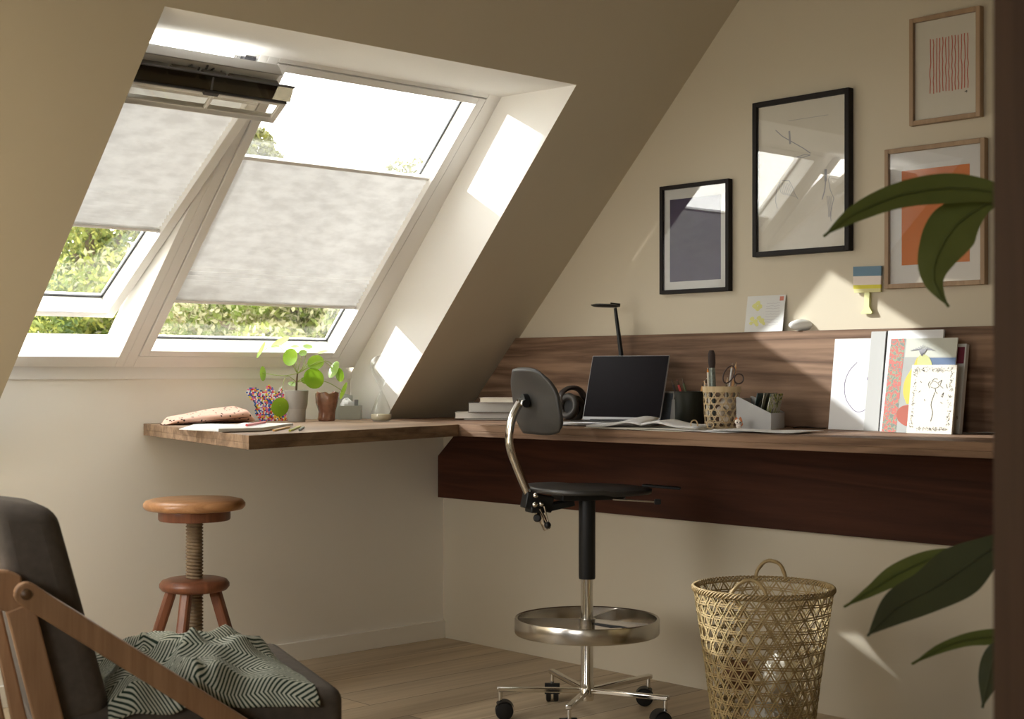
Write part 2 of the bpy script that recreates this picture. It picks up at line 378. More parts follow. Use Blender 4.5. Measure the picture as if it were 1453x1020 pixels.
blind('pleated_blind',sx0+.032,sx1-.032,.322,.898,.020,WM(),'white pleated blind half drawn over the closed right-hand roof window')

w1=empty('window_1',tuple(Vector((-1.85,0,ZW))),kind='structure')
f=MB().at(M=WM()); rect_frame(f,XLW,-1.4125,S0,1.29,0,.11,.05,.030,.045,.03); f.build('frame',WIN,w1,bevel=.002)
# sash tipped open about its middle
th=math.radians(34.5); piv=Vector((0,-.50,1.567)); a_up=Vector((0,-math.cos(th),math.sin(th))); a_n=Vector((0,math.sin(th),math.cos(th)))
OM=axes(piv,(1,0,0),a_up,a_n)
ox0,ox1,h=-1.912,-1.447,.585
f=MB().at(M=OM)
rect_frame(f,ox0,ox1,-h,h-.13,-.003,.080,.032,.032,.026,.0)
f.box(ox0,ox1,h-.13,h,-.003,.022)
f.build('sash',WIN,w1,bevel=.002)
f=MB().at(M=OM); rect_frame(f,ox0+.032,ox1-.032,-h+.026,h-.13,.060,.066,.005,.005,.005,.005); f.build('glazing_seal',RUB,w1)
MB().at(M=OM).box(ox0+.030,ox1-.030,-h+.024,h-.13,.066,.070).build('pane',GLS,w1,smooth=0)
blind('pleated_blind',ox0+.032,ox1-.032,-h+.445,h-.10,.018,OM,'white pleated blind on the tipped open left-hand roof window')
# dark metal covers on the top of the outer frame, seen in the gap
MB().at(M=WM()).box(-1.490,-1.4495,1.17,1.270,.0,.05).build('hinge_cover',ALU,w1,bevel=.003)
m=MB().at(M=WM())
for k in range(4): m.box(-1.516+k*.006,-1.512+k*.006,1.17,1.270,.01,.03)
m.build('ribbed_strip',ALUL,w1)
# ventilation flap and control bar at the top of the tipped sash
TM=axes(piv+a_up*h,(1,0,0),a_up,a_n)
m=MB().at(M=TM); m.box(ox0,ox1,-.045,.008,-.012,.022); m.build('top_rail',WIN,w1,bevel=.003)
m=MB().at(M=TM); m.box(ox0,ox1+.002,.008,.012,-.016,.022); m.build('rail_edge',ALUL,w1,bevel=.001)
MB().at(M=TM).add([(ox0,-.004,-.040),(ox1+.040,-.004,-.040),(ox1+.040,-.044,-.062),(ox0,-.044,-.062)],[(0,1,2,3)]).build('ventilation_flap',SMOKE,w1,smooth=0,solid=.003)
m=MB().at(M=TM); m.box(ox0,ox1+.042,-.006,-.002,-.046,-.039); m.box(ox0,ox1+.030,-.048,-.044,-.069,-.060); m.build('flap_seal',ALU,w1,bevel=.001)
m=MB().at(M=TM)
for x0,x1 in ((-1.90,-1.80),(-1.79,-1.71),(-1.695,-1.62),(-1.61,-1.45)): m.box(x0,x1,-.036,-.010,-.036,-.018)
m.build('filter',mat('filter_foam',(.16,.15,.135,1),.9),w1,bevel=.003)
bx0,bx1=ox0,ox1+.032
m=MB().at(M=TM); rect_frame(m,bx0,bx1,-.130,-.052,-.066,-.056,.014,.020,.020,.010); m.box(-1.655,-1.645,-.130,-.052,-.066,-.056); m.box(bx0,bx1,-.132,-.112,-.066,-.045); m.build('control_bar',LIN,w1,bevel=.002,seg=3)
MB().at(M=TM).box(bx0+.012,bx1-.012,-.115,-.058,-.062,-.060).build('bar_pane',glassmat('frosted_plastic',(.93,.92,.88,1),1.2),w1,smooth=0)
m=MB().at(M=TM)
for x in (-1.716,-1.648):
    m.tube([( x+.016*math.cos(t+2.2),-.016+.014*math.sin(t+2.2),-.016) for t in [math.pi*2*i/14 for i in range(11)]],.0025,6)
m.tube([(-1.682,.002,-.016),(-1.680,-.030,-.02)],.003,6)
m.build('latch',ALU,w1,bevel=0)
m=MB().at(M=TM); m.box(-1.69,-1.645,-.052,-.040,-.076,-.066); m.tube([(-1.668,-.01,-.045),(-1.666,-.035,-.06),(-1.666,-.05,-.072)],.003,6)
m.build('handle',ALU,w1,bevel=.001)

GROUND=mat('bounce_ground',(.36,.34,.29,1),.95,noise_amt=.3,nscale=2)  # added unseen ground; its tone sets how much light bounces up indoors
struct('ground', MB().add([(-60,-40,-2.62),(60,-40,-2.62),(60,80,-2.62),(-60,80,-2.62)],[(0,1,2,3)]), GROUND, smooth=0)
# ------------------------------------------------------------------ trees outside
def leafmat(name,c1,c2):
    return transl(name,c1,c2,.5,3.0,rough=.5)
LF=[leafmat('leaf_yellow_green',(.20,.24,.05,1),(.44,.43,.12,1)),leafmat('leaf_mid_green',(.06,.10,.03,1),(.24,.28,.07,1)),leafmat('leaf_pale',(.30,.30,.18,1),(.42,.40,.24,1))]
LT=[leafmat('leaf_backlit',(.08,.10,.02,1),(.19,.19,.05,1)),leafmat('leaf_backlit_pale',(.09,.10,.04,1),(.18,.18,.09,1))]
BARK=mat('bark',(.13,.10,.07,1),.9,noise_amt=.4,nscale=30,bump=.5,bscale=40)
def tree(name,label,c,rad,n,mats,seed,size=.024):
    rnd=np.random.default_rng(seed); n=int(n*2.2)
    e=empty(name,(c[0],c[1],-2.6),label,'tree','trees outside the roof windows')
    blobs=[]
    for i in range(16):
        d_=rnd.normal(size=3); d_/=np.linalg.norm(d_); blobs.append((np.array(c)+d_*np.array(rad)*rnd.uniform(.25,.8), rnd.uniform(.28,.5)))
    k=rnd.integers(0,16,n); d_=rnd.normal(size=(n,3)); d_/=np.linalg.norm(d_,axis=1)[:,None]
    B=np.array([b[0] for b in blobs]); Rr=np.array([b[1] for b in blobs])
    rr=rnd.uniform(.55,1.05,n)**.5
    P=B[k]+d_*(Rr[k]*rr)[:,None]*np.array(rad)
    P=P[P[:,1]>.9]; n=len(P)
    a=rnd.normal(size=(n,3)); a/=np.linalg.norm(a,axis=1)[:,None]; b=rnd.normal(size=(n,3)); b-=a*(a*b).sum(1)[:,None]; b/=np.linalg.norm(b,axis=1)[:,None]
    s=size*rnd.uniform(.6,1.3,n)[:,None]
    V=np.stack([P-a*s, P+b*s*.45, P+a*s, P-b*s*.45],1).reshape(-1,3)-np.array([c[0],c[1],-2.6])
    me=bpy.data.meshes.new('foliage'); Fc=np.arange(4*n).reshape(-1,4)
    me.from_pydata(V.tolist(),[],Fc.tolist())
    for m_ in mats: me.materials.append(m_)
    me.polygons.foreach_set('material_index',(rnd.random(n)*len(mats)).astype(int).tolist())
    o=bpy.data.objects.new('foliage',me); col.objects.link(o); o.parent=e
    m=MB(); m.tube([(c[0],c[1],-2.6),(c[0]+.05,c[1],-1),(c[0]-.03,c[1]+.05,c[2])],[.16,.12,.05],10)
    for i in range(10):
        t=B[i]; m.tube([(c[0],c[1],c[2]-rad[2]*.8),tuple((np.array(c)*.4+t*.6)-[0,0,.1]),tuple(t)],[.05,.03,.008],6)
    m.build('trunk',BARK,e)
    return e
def dirp(px,py,dist):
    v=ray(px,py); return tuple(CAM+v*dist)
T=[(('leafy yellow-green tree outside behind the open left roof window'),dirp(120,360,9.5),(1.0,1.0,1.15),15000,[LF[0],LF[1]],1),
   (('low green hedge tree under the gap of the open left roof window'),dirp(90,520,8.5),(1.5,1.0,.55),13000,[LF[0],LF[1],LF[1]],2),
   (('leafy tree behind the lower pane of the closed right roof window'),dirp(330,470,9.0),(1.5,1.0,.60),13000,[LF[1],LF[2],LF[0]],3),
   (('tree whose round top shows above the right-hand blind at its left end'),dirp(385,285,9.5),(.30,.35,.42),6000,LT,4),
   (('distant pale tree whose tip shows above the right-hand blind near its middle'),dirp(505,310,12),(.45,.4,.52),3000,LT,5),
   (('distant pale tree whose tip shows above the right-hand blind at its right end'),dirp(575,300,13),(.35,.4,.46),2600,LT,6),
   (('dark leafy tree outside at the right end of the right roof window'),dirp(470,460,8),(.9,.8,.5),9000,[LF[1],LF[2]],7)]
T.append(('added leafy tree out of view far left, shading the lower window panes',(-5.40,6.45,5.0),(.85,.27,.25),2600,[LF[0],LF[1]],9))  # unseen tree put in to break up sun through the lower panes
for lb,c,rad,n,ms,sd in T:
    t_=tree('leafy_tree',lb,c,rad,n,ms,sd)

# ------------------------------------------------------------------ built-in desk
BBX=-.030                                   # front face of the back board
pA=Vector((-1.326,0,0)); pB=onZ(353,617.7,ZD); pC=onZ(651,602,ZD); pD=onZ(1408,628,ZD)
dirR=(pD-pC).normalized(); pE=pC+dirR*3.4
TH=.039
m=MB().prism([(pA.x,-.002),(pB.x,pB.y),(pC.x,pC.y),(XR0-.0,-.16),(XR0-.0,-.002)],ZD-TH,ZL-.002)
m.prism([(pA.x,-.002),(pB.x,pB.y),(pC.x,pC.y),(XR0+.004,-.17),(XR0-.004,-.002)],ZL-.002,ZD)
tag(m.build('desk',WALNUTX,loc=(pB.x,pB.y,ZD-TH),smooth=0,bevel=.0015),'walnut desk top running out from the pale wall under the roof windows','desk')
m=MB().prism([(pC.x+.0005,pC.y),(pE.x,pE.y),(-.001,pE.y),(-.001,-.002),(XR0+.0005,-.002),(XR0+.0005,-.16)],ZD-TH,ZL-.002)
m.prism([(pC.x+.0005,pC.y),(pE.x,pE.y),(-.001,pE.y),(-.001,-.155),(-.40,-.155),(XR0+.005,-.171)],ZL-.002,ZD)
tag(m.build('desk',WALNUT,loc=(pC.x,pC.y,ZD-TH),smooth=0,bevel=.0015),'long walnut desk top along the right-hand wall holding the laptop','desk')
yl=lambda z:-(z-Z0)/K
m=MB().at(M=axes((0,0,0),(0,1,0),(0,0,1),(1,0,0)))     # local x = world y, local y = world z
m.prism([(yl(ZD+.002)-.012,ZD+.002),(-4.1,ZD+.002),(-4.1,1.183),(yl(1.183)-.012,1.183)],BBX,-.001)
tag(m.build('back_board',WALNUT,loc=(BBX,-2,ZD),smooth=0,bevel=.001),'walnut board on the wall behind the laptop, cut to the roof slope','panel')
m=MB().at(M=axes((0,0,0),(0,1,0),(0,0,1),(1,0,0)))
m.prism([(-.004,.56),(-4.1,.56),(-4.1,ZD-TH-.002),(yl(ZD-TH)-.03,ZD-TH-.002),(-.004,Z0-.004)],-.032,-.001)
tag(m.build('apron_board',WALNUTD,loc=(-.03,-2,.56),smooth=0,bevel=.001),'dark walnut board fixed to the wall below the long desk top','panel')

# ------------------------------------------------------------------ dark post in the foreground
pp=CAM+1.3*D; q=lambda px:(px-CX)/F_PX*1.39
m=MB().at(M=axes(CAM+1.3*D-Vector((0,0,CAM.z)),R,D,U)); m.box(q(1408),q(1408)+.16,0,.09,0,ZC-.002)
tag(m.build('wooden_post',POSTW,loc=tuple(CAM+1.3*D+R*(q(1408)+.08)-Vector((0,0,CAM.z))),smooth=0,bevel=.003),'tall dark brown wooden post at the right edge of the view','post')

# ------------------------------------------------------------------ framed pictures on the right-hand wall
def onwall(px,py,x=0): return onX(px,py,x)
def picture(label,corners,fw,depth,fm,back,art,group='framed pictures on the wall above the desk',glass=True):
    P=[onwall(*c) for c in corners]        # TL TR BR BL on wall
    y0=(P[0].y+P[3].y)/2; y1=(P[1].y+P[2].y)/2; zt=(P[0].z+P[1].z)/2; zb=(P[2].z+P[3].z)/2
    W=y0-y1; H=zt-zb
    e=empty('framed_picture',(-.002,(y0+y1)/2,zb),label,'picture',group)
    M=axes((-.002,y0,zb),(0,-1,0),(0,0,1),(-1,0,0))       # local x to the right, y up, z towards the room
    m=MB().at(M=M); m.box(0,fw,0,H,0,depth); m.box(W-fw,W,0,H,0,depth); m.box(fw,W-fw,0,fw,0,depth); m.box(fw,W-fw,H-fw,H,0,depth)
    m.build('frame',fm,e,smooth=0,bevel=.0015)
    MB().at(M=M).box(fw,W-fw,fw,H-fw,0,depth*.45).build('mount',back,e,smooth=0)
    art(M@Matrix.Translation((fw,fw,depth*.45)),W-2*fw,H-2*fw,e)
    if glass: MB().at(M=M).box(fw,W-fw,fw,H-fw,depth*.72,depth*.72+.002).build('glass',PGL,e,smooth=0)
    return e
REDL=flat('red_line',196,92,74); ORG=flat('orange_paint',206,112,48); NAVY=flat('navy_paint',48,42,78,n=.2,nscale=9)
PURP=flat('purple_grey_paint',92,84,98,n=.3,nscale=14)
def art_stripes(M,w,h,e):
    rnd=random.Random(3); m=MB().at(M=M)
    for i in range(13):
        x=w*(.25+.60*i/12); pts=[(x+rnd.uniform(-.0016,.0016),h*(.26+.55*k/9)+rnd.uniform(-.002,.002)*(k in (0,9))) for k in range(10)]
        m.path(pts,.0032)
    m.build('stripe_drawing',REDL,e,smooth=0)
    MB().at(M=M).path([(w*.80,h*.225),(w*.835,h*.235),(w*.83,h*.215)],.0025).build('signature',INK,e,smooth=0)
def art_orange(M,w,h,e): MB().at(M=M).box(w*.13,w*.87,h*.14,h*.86,0,.0008).build('orange_block',ORG,e,smooth=0)
def art_navy(M,w,h,e):
    MB().at(M=M).box(w*.09,w*.90,h*.08,h*.90,0,.0006).build('dark_print',NAVY,e,smooth=0)
def art_twig(M,w,h,e):
    m=MB().at(M=M); s=lambda pts:[(w*a,h*(1-b)) for a,b in pts]
    m.path(s([(.20,.17),(.28,.22),(.40,.27),(.52,.32),(.60,.36)]),.003)
    m.path(s([(.36,.19),(.37,.28)]),.007)
    m.path(s([(.44,.375),(.52,.365),(.60,.372),(.52,.382),(.44,.375)]),.002)
    m.path(s([(.26,.52),(.21,.58),(.20,.66),(.22,.71)]),.0018); m.path(s([(.27,.52),(.36,.53),(.40,.58),(.42,.62),(.46,.66)]),.002)
    for k in range(7): m.path(s([(.24+.02*k,.53+.003*k),(.26+.025*k,.60+.005*k),(.30+.022*k,.62+.004*k)]),.0012)
    m.path(s([(.77,.48),(.77,.56)]),.009); m.path(s([(.77,.56),(.76,.62),(.73,.68)]),.004); m.path(s([(.84,.50),(.80,.55),(.82,.62),(.86,.68),(.82,.78),(.83,.83)]),.002)
    for k in range(5): m.path(s([(.78+.012*k,.66),(.80+.01*k,.74),(.80+.008*k,.80)]),.0012)
    m.path(s([(.35,.12),(.8,.12)]),.0010)
    m.build('botanical_drawing',PEN,e,smooth=0)
picture('small black frame holding a dark navy and purple-grey print',[(941,266),(1039,254),(1041,412),(943,419)],.0135,.022,DARKFR,GREYP,art_navy)
picture('large black frame holding a pencil drawing of twigs and bulbs',[(1072,149),(1209,125),(1214,354),(1077,367)],.016,.025,DARKFR,CREAM,art_twig)
picture('light wooden frame holding a drawing of thin red vertical lines',[(1294,31),(1396,8),(1397,165),(1298,181)],.0135,.022,FRW,CREAM,art_stripes)
picture('light wooden frame holding a plain orange block print',[(1260,214),(1402,196),(1404,405),(1262,409)],.0135,.022,FRW,PAPER,art_orange)

# ------------------------------------------------------------------ drafting chair
pole=CAM+4.5*(D+(833-CX)/F_PX*R); pole.z=0
ch=empty('drafting_chair',tuple(pole),'dark drafting chair on castors with chrome column and foot ring','chair')
CF=(R*.93+D*.36).normalized(); CW=(R*-.36+D*.93).normalized()      # chair forward, chair far side
MV=axes(pole,R,D,U)                                                # view-aligned axes at the pole
MC=axes(pole,CF,CW,U)
m=MB().at(M=MV); m.lathe([(0,.055),(.019,.055),(.021,.06),(.021,.108),(.0185,.114),(.0185,.44),(0,.44)],32); m.build('column',CHR,ch)
m=MB().at(M=MV); m.lathe([(.0,.425),(.0245,.425),(.0255,.43),(.0255,.668),(0,.668)],32); m.build('column_sleeve',BLK,ch)
for a in (40,112,184,256,328):
    t=math.radians(a); c,s_=math.cos(t),math.sin(t); L=.275
    m=MB().at(M=MV@Matrix.Rotation(t,4,'Z'))
    m.bar((.015,0,.085),(L,0,.093),.020,.014); m.tube([(L-.01,0,.092),(L-.01,0,.055)],.006,10)
    lg=m.build('leg',CHR,ch,bevel=.003)
    m=MB().at(M=MV@Matrix.Rotation(t,4,'Z')@Matrix.Translation((L-.01,0,.0))@Matrix.Rotation(2.1*a,4,'Z'))
    Mk=m.M
    for y in (-.012,.012):
        m.M=Mk@Matrix.Translation((.012,y,.0275))@Matrix.Rotation(math.pi/2,4,'X')
        m.lathe([(0,-.0085),(.020,-.0085),(.0265,-.006),(.0275,0),(.0265,.006),(.020,.0085),(0,.0085)],28)
    m.M=Mk; 
    m.grid(lambda u,v:(.012+.031*math.cos(math.pi*(.02+.75*u)),-.024+.048*v,.0275+.031*math.sin(math.pi*(.02+.75*u))),14,1)
    m.build('caster',BLK,ch,smooth=40)
# foot ring
m=MB().at(M=MV); m.lathe([(.212,.262),(.219,.260),(.221,.264),(.221,.304),(.219,.308),(.212,.306),(.212,.262)],72); 
m.build('foot_ring',STEEL,ch,smooth=50)
m=MB().at(M=MV)
for a in (178,62,-28):
    t=math.radians(a); m.bar((.018*math.cos(t),.018*math.sin(t),.284),(.213*math.cos(t),.213*math.sin(t),.284),.004,.040)
m.lathe([(.0188,.264),(.026,.264),(.026,.304),(.0188,.304),(.0188,.264)],24)
m.build('ring_spoke',STEEL,ch)
m=MB().at(M=MV); m.tube([(.02,-.02,.290),(.07,-.05,.286),(.10,-.055,.288),(.13,-.09,.278)],.003,8); m.build('ring_lever',BLK,ch)
# seat: moulded shell
def seat_top(x,y): return .708+.010*(x*x+y*y)/.03 -.006*math.exp(-((x)**2+y*y)/.008)
def seatfn(u,v):
    t=2*math.pi*u; r=v; n=2.6
    cx=abs(math.cos(t))**(2/n)*(1 if math.cos(t)>0 else -1); sy=abs(math.sin(t))**(2/n)*(1 if math.sin(t)>0 else -1)
    x=.185*cx*r+.005; y=.19*sy*r*(1-.12*cx); z=.704-.010*r**3*(1 if cx>-.2 else .3)-.004*math.exp(-r*r*6)
    return (x,y,z)
m=MB().at(M=MC); m.grid(seatfn,48,12,True); m.build('seat',SHELL,ch,smooth=60,solid=.013,bevel=0)
m=MB().at(M=MC); m.prism([(-.10,-.045),(.10,-.05),(.12,-.02),(.12,.02),(.10,.05),(-.10,.045)],.667,.692); m.bar((-.05,0,.660),(-.165,0,.640),.045,.020); m.bar((.05,0,.668),(.13,0,.690),.05,.006)
m.build('seat_bracket',BLK,ch,bevel=.003)
m=MB().at(M=MV); m.bar((.075,-.06,.672),(.20,-.10,.668),.012,.005); m.build('height_lever',CHR,ch,bevel=.001)
m=MB().at(M=MV); m.box(.195,.215,-.108,-.092,.660,.676); m.bar((.165,-.03,.712),(.28,-.05,.704),.030,.008); m.build('tilt_lever',BLK,ch,bevel=.003)
# back tube: follow the photographed curve in the chair's middle plane
def cpl(px,py,w=0):                           # pixel -> point in the chair's middle plane
    return onp(px,py,CW,CW.dot(pole)+w)
tp=[cpl(*p,-.0) for p in ((776,750),(762,722),(748,697),(733,662),(724,636),(723,612),(728,590),(737,572))]
m=MB(); m.tube(catmull(tp,5),.0118,14,flat=1.4,up=tuple(CF)); m.build('back_tube',CHR,ch)
m=MB(); q1=cpl(752,708); q2=cpl(768,716)
m.bar(q1-CF*.02,q2+CF*.03,.045,.05); m.bar(cpl(757,722)-CF*.018,cpl(757,722)+CF*.02,.055,.02)
m.tube([cpl(762,735,-.03),cpl(764,735,.03)],.012,14)
m.build('back_clamp',BLK,ch,bevel=.004)
m=MB()
k1=cpl(758,716,-.035); k2=cpl(766,722,-.035)
for p in (cpl(760,703,-.03),cpl(768,715,-.03),cpl(759,716,-.034)): m.ball(tuple(p),.009,12,8)
m.tube([cpl(766,722,-.034),cpl(776,742,-.034)],.0025,8); m.tube([cpl(772,718,-.034),cpl(778,742,-.034)],.0025,8)
m.build('clamp_screw',CHR,ch)
MB().ball(tuple(cpl(777,745,-.034)),.0105,14,10).build('adjusting_knob',BLK,ch)
# backrest shell, curved around the vertical axis
bc=cpl(756,568)        # middle of shell
def shell(u,v):
    a=(u-.5)*2; b=(v-.5)*2
    ww=.178*(1-.40*max(0,b)**2.6-.16*max(0,-b)**6); hh=.099
    s_=a*ww; z=b*hh*(1-.14*abs(a)**5)
    return bc+CW*s_+U*(z-.002)+CF*(.020*a*a-.010-.030*max(0,b)**1.5+.015*max(0,-b))
m=MB(); m.grid(shell,30,20); m.build('backrest',SHELL,ch,smooth=70,solid=.011,bevel=0)
b0=cpl(741,572); b1=bc-CF*.018
m=MB(); m.tube([b0-CF*.012,b0+(b1-b0)*.95],.0125,16); m.tube([b0-CW*.026,b0+CW*.026],.0115,14); m.build('back_joint',CHR,ch)
MB().tube([b1-CF*.016,b1+CF*.006],.020,20).build('joint_cap',BLK,ch); MB().tube([b0-CW*.033,b0-CW*.026],.012,14).build('joint_cap',BLK,ch)

# ------------------------------------------------------------------ screw stool
sp=CAM+4.62*(D+(276-CX)/F_PX*R); sp.z=0
st=empty('screw_stool',tuple(sp),'round wooden screw stool with threaded post in front of the pale wall','stool')
zz=lambda py:1.05-(py-530)/F_PX*4.62
MS=axes(sp,R,D,U)
z1=zz(706)-.004; 
m=MB().at(M=MS); m.lathe([(0,z1),(.13,z1+.001),(.150,z1-.004),(.157,z1-.013),(.157,z1-.022),(.150,z1-.031),(.135,z1-.034),(0,z1-.034)][::-1],64); m.build('seat',STW,st,smooth=50)
m=MB().at(M=MS); m.lathe([(0,z1-.066),(.108,z1-.066),(.111,z1-.062),(.111,z1-.034),(0,z1-.034)],48); m.build('seat_block',STL,st,smooth=40)
zb=zz(905); prof=[]; zt=z1-.066
def screw(u,v):
    z=zb-.16+(zt-zb+.16)*v; ph=(z/.0105+u)%1.0; r=.0225+.0055*abs(ph*2-1)
    t=2*math.pi*u; return (r*math.cos(t),r*math.sin(t),z)
m=MB().at(M=MS); m.grid(screw,24,int((zt-zb+.16)/.0013),True); m.build('screw_post',STS,st,smooth=50)
z2=zz(820)
m=MB().at(M=MS); m.lathe([(0,z2-.040),(.085,z2-.040),(.100,z2-.036),(.108,z2-.026),(.108,z2-.016),(.100,z2-.006),(.085,z2-.001),(0,z2)],56); m.build('leg_hub',STL,st,smooth=50)
for a in (195,262,345):
    t=math.radians(a); c,s_=math.cos(t),math.sin(t)
    m=MB().at(M=MS); m.bar((.070*c,.070*s_,z2-.036),(.19*c,.19*s_,.003),.034,.034,up=(c,s_,0)); m.build('leg',STL,st,smooth=0,bevel=.009,seg=2)

# ------------------------------------------------------------------ armchair, bottom left
P1=onZ(492,975,.42); P1f=P1.copy(); P1f.z=0
AF=(R*.924+D*.383).normalized(); AW=(R*-.383+D*.924).normalized()
MA=axes(P1f,AF,AW,U)
UPH=mat('charcoal_wool',(.105,.090,.076,1),.95,noise_amt=.25,nscale=60,bump=.3,bscale=700,spec=.1)
ac=empty('armchair',tuple(P1f),'charcoal upholstered armchair with wooden slatted frame at bottom left','armchair')
def sid(px,py,w=0):
    p=onp(px,py,AW,AW.dot(P1f)+w)-P1f; return Vector((p.dot(AF),w,p.z))
def cushion(m,fn8,nu=1): pass
m=MB().at(M=MA); m.box(-.60,-.004,.0,.56,.295,.42); seat_o=m.build('seat_cushion',UPH,ac,smooth=60,bevel=.028,seg=5)
# back cushion: leaning block
b0_=Vector((-.455,0,.405)); b1_=Vector((-.560,0,.802)); th_=Vector((-.13,0,-.035))
vs=[]
for w_ in (.0,.42):
    for p in (b0_,b1_,b1_+th_*1.0+Vector((0,0,.055)),b0_+th_*1.05): vs.append((p.x,w_,p.z-(.02 if w_>.1 else 0)))
m=MB().at(M=MA); m.add(vs,[(0,1,2,3),(7,6,5,4),(0,4,5,1),(1,5,6,2),(2,6,7,3),(3,7,4,0)]); m.build('back_cushion',UPH,ac,smooth=60,bevel=.035,seg=5)
def plank(name,pts,w0,w1,mt,parent,bev=.004):
    m=MB().at(M=MA@Matrix(((1,0,0,0),(0,0,1,0),(0,1,0,0),(0,0,0,1))))   # local (x,z) outline, extruded over w
    m.prism([(p.x,p.z) for p in pts],w0,w1); return m.build(name,mt,parent,smooth=0,bevel=bev)
S=lambda px,py:sid(px,py,-.05)
# diagonal arm with round end at the bolt
bo=S(37,843); en=S(330,1026); dv=(en-bo).normalized(); nv=Vector((-dv.z,0,dv.x))*.0205
far=bo+dv*.62
arc=[bo+Vector((math.cos(t),0,math.sin(t)))*.0215 for t in [math.atan2(nv.z,nv.x)+math.pi*k/8 for k in range(9)]]
arm=plank('arm_rail',[far+nv]+arc+[far-nv],-.052,-.026,CHW,ac)
m=MB().at(M=MA@Matrix.Translation((bo.x,-.052,bo.z))@Matrix.Rotation(math.pi/2,4,'X')); m.lathe([(0,0),(.0105,0),(.0095,.004),(.004,.007),(0,.0075)],24); m.build('bolt',flat('bronze_bolt',96,70,44,.4),arm)
T_=lambda px,py:sid(px,py,-.02)
plank('back_post',[T_(8,868),T_(48,852),T_(52,868),T_(96,1040),T_(52,1040)],-.024,.004,CHW,ac)
plank('top_rail',[T_(-30,808),T_(12,810),T_(31,818),T_(31,862),T_(48,868),T_(24,872),T_(-2,865),T_(-30,850)],-.022,.006,CHW,ac)
plank('slat',[T_(-14,872),T_(4,868),T_(44,1040),T_(20,1040)],.010,.034,CHW,ac)
plank('slat',[T_(-52,872),T_(-24,868),T_(12,1040),T_(-16,1040)],.010,.034,CHW,ac)
plank('seat_rail',[Vector((-.66,0,.25)),Vector((-.02,0,.25)),Vector((-.02,0,.293)),Vector((-.66,0,.293))],.0,.025,CHW,ac)
for x,w_ in ((-.06,.0),(-.06,.535),(-.62,.0),(-.62,.535)):
    m=MB().at(M=MA); m.box(x-.02,x+.02,w_,w_+.025,0,.25); m.build('leg',CHW,ac,bevel=.003)
# herringbone throw on the seat
def herring():
    m,nt,b=newmat('herringbone_wool'); N=nt.nodes; L=nt.links; b.inputs['Roughness'].default_value=.95; b.inputs['Specular IOR Level'].default_value=.1
    uvn=N.new('ShaderNodeUVMap'); uvn.uv_map='uv'; sx=N.new('ShaderNodeSeparateXYZ'); L.new(uvn.outputs[0],sx.inputs[0])
    def M_(op,a,b_=None,c=None):
        n=N.new('ShaderNodeMath'); n.operation=op
        for i,v in enumerate((a,b_,c)):
            if v is None: continue
            if isinstance(v,(int,float)): n.inputs[i].default_value=v
            else: L.new(v,n.inputs[i])
        return n.outputs[0]
    zig=M_('PINGPONG',sx.outputs[0],.05)
    st_=M_('FRACT',M_('MULTIPLY',M_('ADD',sx.outputs[1],M_('MULTIPLY',zig,1.0)),86.0))
    k=M_('GREATER_THAN',st_,.48)
    mx=N.new('ShaderNodeMix'); mx.data_type='RGBA'; mx.inputs[6].default_value=(.030,.050,.036,1); mx.inputs[7].default_value=(.56,.58,.49,1); L.new(k,mx.inputs[0]); L.new(mx.outputs[2],b.inputs['Base Color'])
    return m
HB=herring()
def fold(x,y,sd): return noise.noise(Vector((x*1.0,y*1.0,sd)))
def throw(u,v):
    # u along the seat (0 back .. 1 front), v across (0 near .. 1 far)
    t=u; x0=-.468+.44*u; w0=-.018+.52*v
    x=x0-.05*v*u+.012*fold(u*5,v*5,3.1)-(.03*(1-v)*u); w=w0+.02*fold(u*4,v*4,7.7)
    edge=min(1,min(u,1-u)*9)*min(1,min(v+.04,1-v+.02)*9)
    rd=abs(math.sin(3.1*u+4.6*v+1.6*fold(u*2.2,v*2.2,1.3)*2.2)); rd=(1-rd)**1.1
    rd2=abs(math.sin(-5.2*u+3.4*v+2.3+2.6*fold(u*2.0,v*2.4,5.2))); rd2=(1-rd2)**1.3
    body=math.sin(math.pi*min(1,u*1.02))**.5*math.sin(math.pi*min(1,.12+v*.86))**.5
    z=.424+edge*.004+body*(.016+.046*rd+.034*rd2+.012*(1-u)+.014*fold(u*8,v*8,2.0))*(.45+.55*edge)
    if v<.09: z-=.035*((.09-v)/.09); w=max(w,-.012-.01*fold(u*6,0,1))
    return (x,w,z)
m=MB().at(M=MA); m.grid(throw,110,110,uvs=lambda u,v:(v*.60+.02*fold(u*3,v*3,9)+.04*u,u*.52+.03*fold(u*2,v*2,4)-.05*v))
tag(m.build('throw_blanket',HB,loc=tuple(MA@Vector((-.25,.25,.424))),smooth=180,solid=.005),'dark green and cream herringbone throw crumpled on the armchair seat','blanket')

# ------------------------------------------------------------------ things on the side desk
def dep(p): return (Vector(p)-CAM).dot(D)
def mpx(n,p): return n/F_PX*dep(p)                 # n pixels at the distance of p, in metres
def va(p): return axes(p,R,D,U)                    # view-aligned axes standing at p
LEAFG=transl('pilea_leaf',(.20,.36,.02,1),(.30,.46,.03,1),.45,8,rough=.35,spec=.5)
STEMG=transl('pilea_stem',(.38,.48,.12,1),(.45,.52,.18,1),.3,8)
SOIL=mat('soil',(.05,.035,.025,1),.95,noise_amt=.5,nscale=200,bump=.8,bscale=300)
pt=atY(421,-.20)
e=empty('potted_pilea',tuple(pt),'round-leaved green pilea in a two-tone grey pot on the side desk','plant')
k=mpx(1,pt); A=va(pt)
m=MB().at(M=A); m.lathe([(0,.0),(11.6*k,0),(12.3*k,1*k),(12.9*k,17*k),(13.4*k,18.2*k)],40); m.build('pot_base',mat('pale_concrete',(.42,.40,.37,1),.8,nscale=40),e)
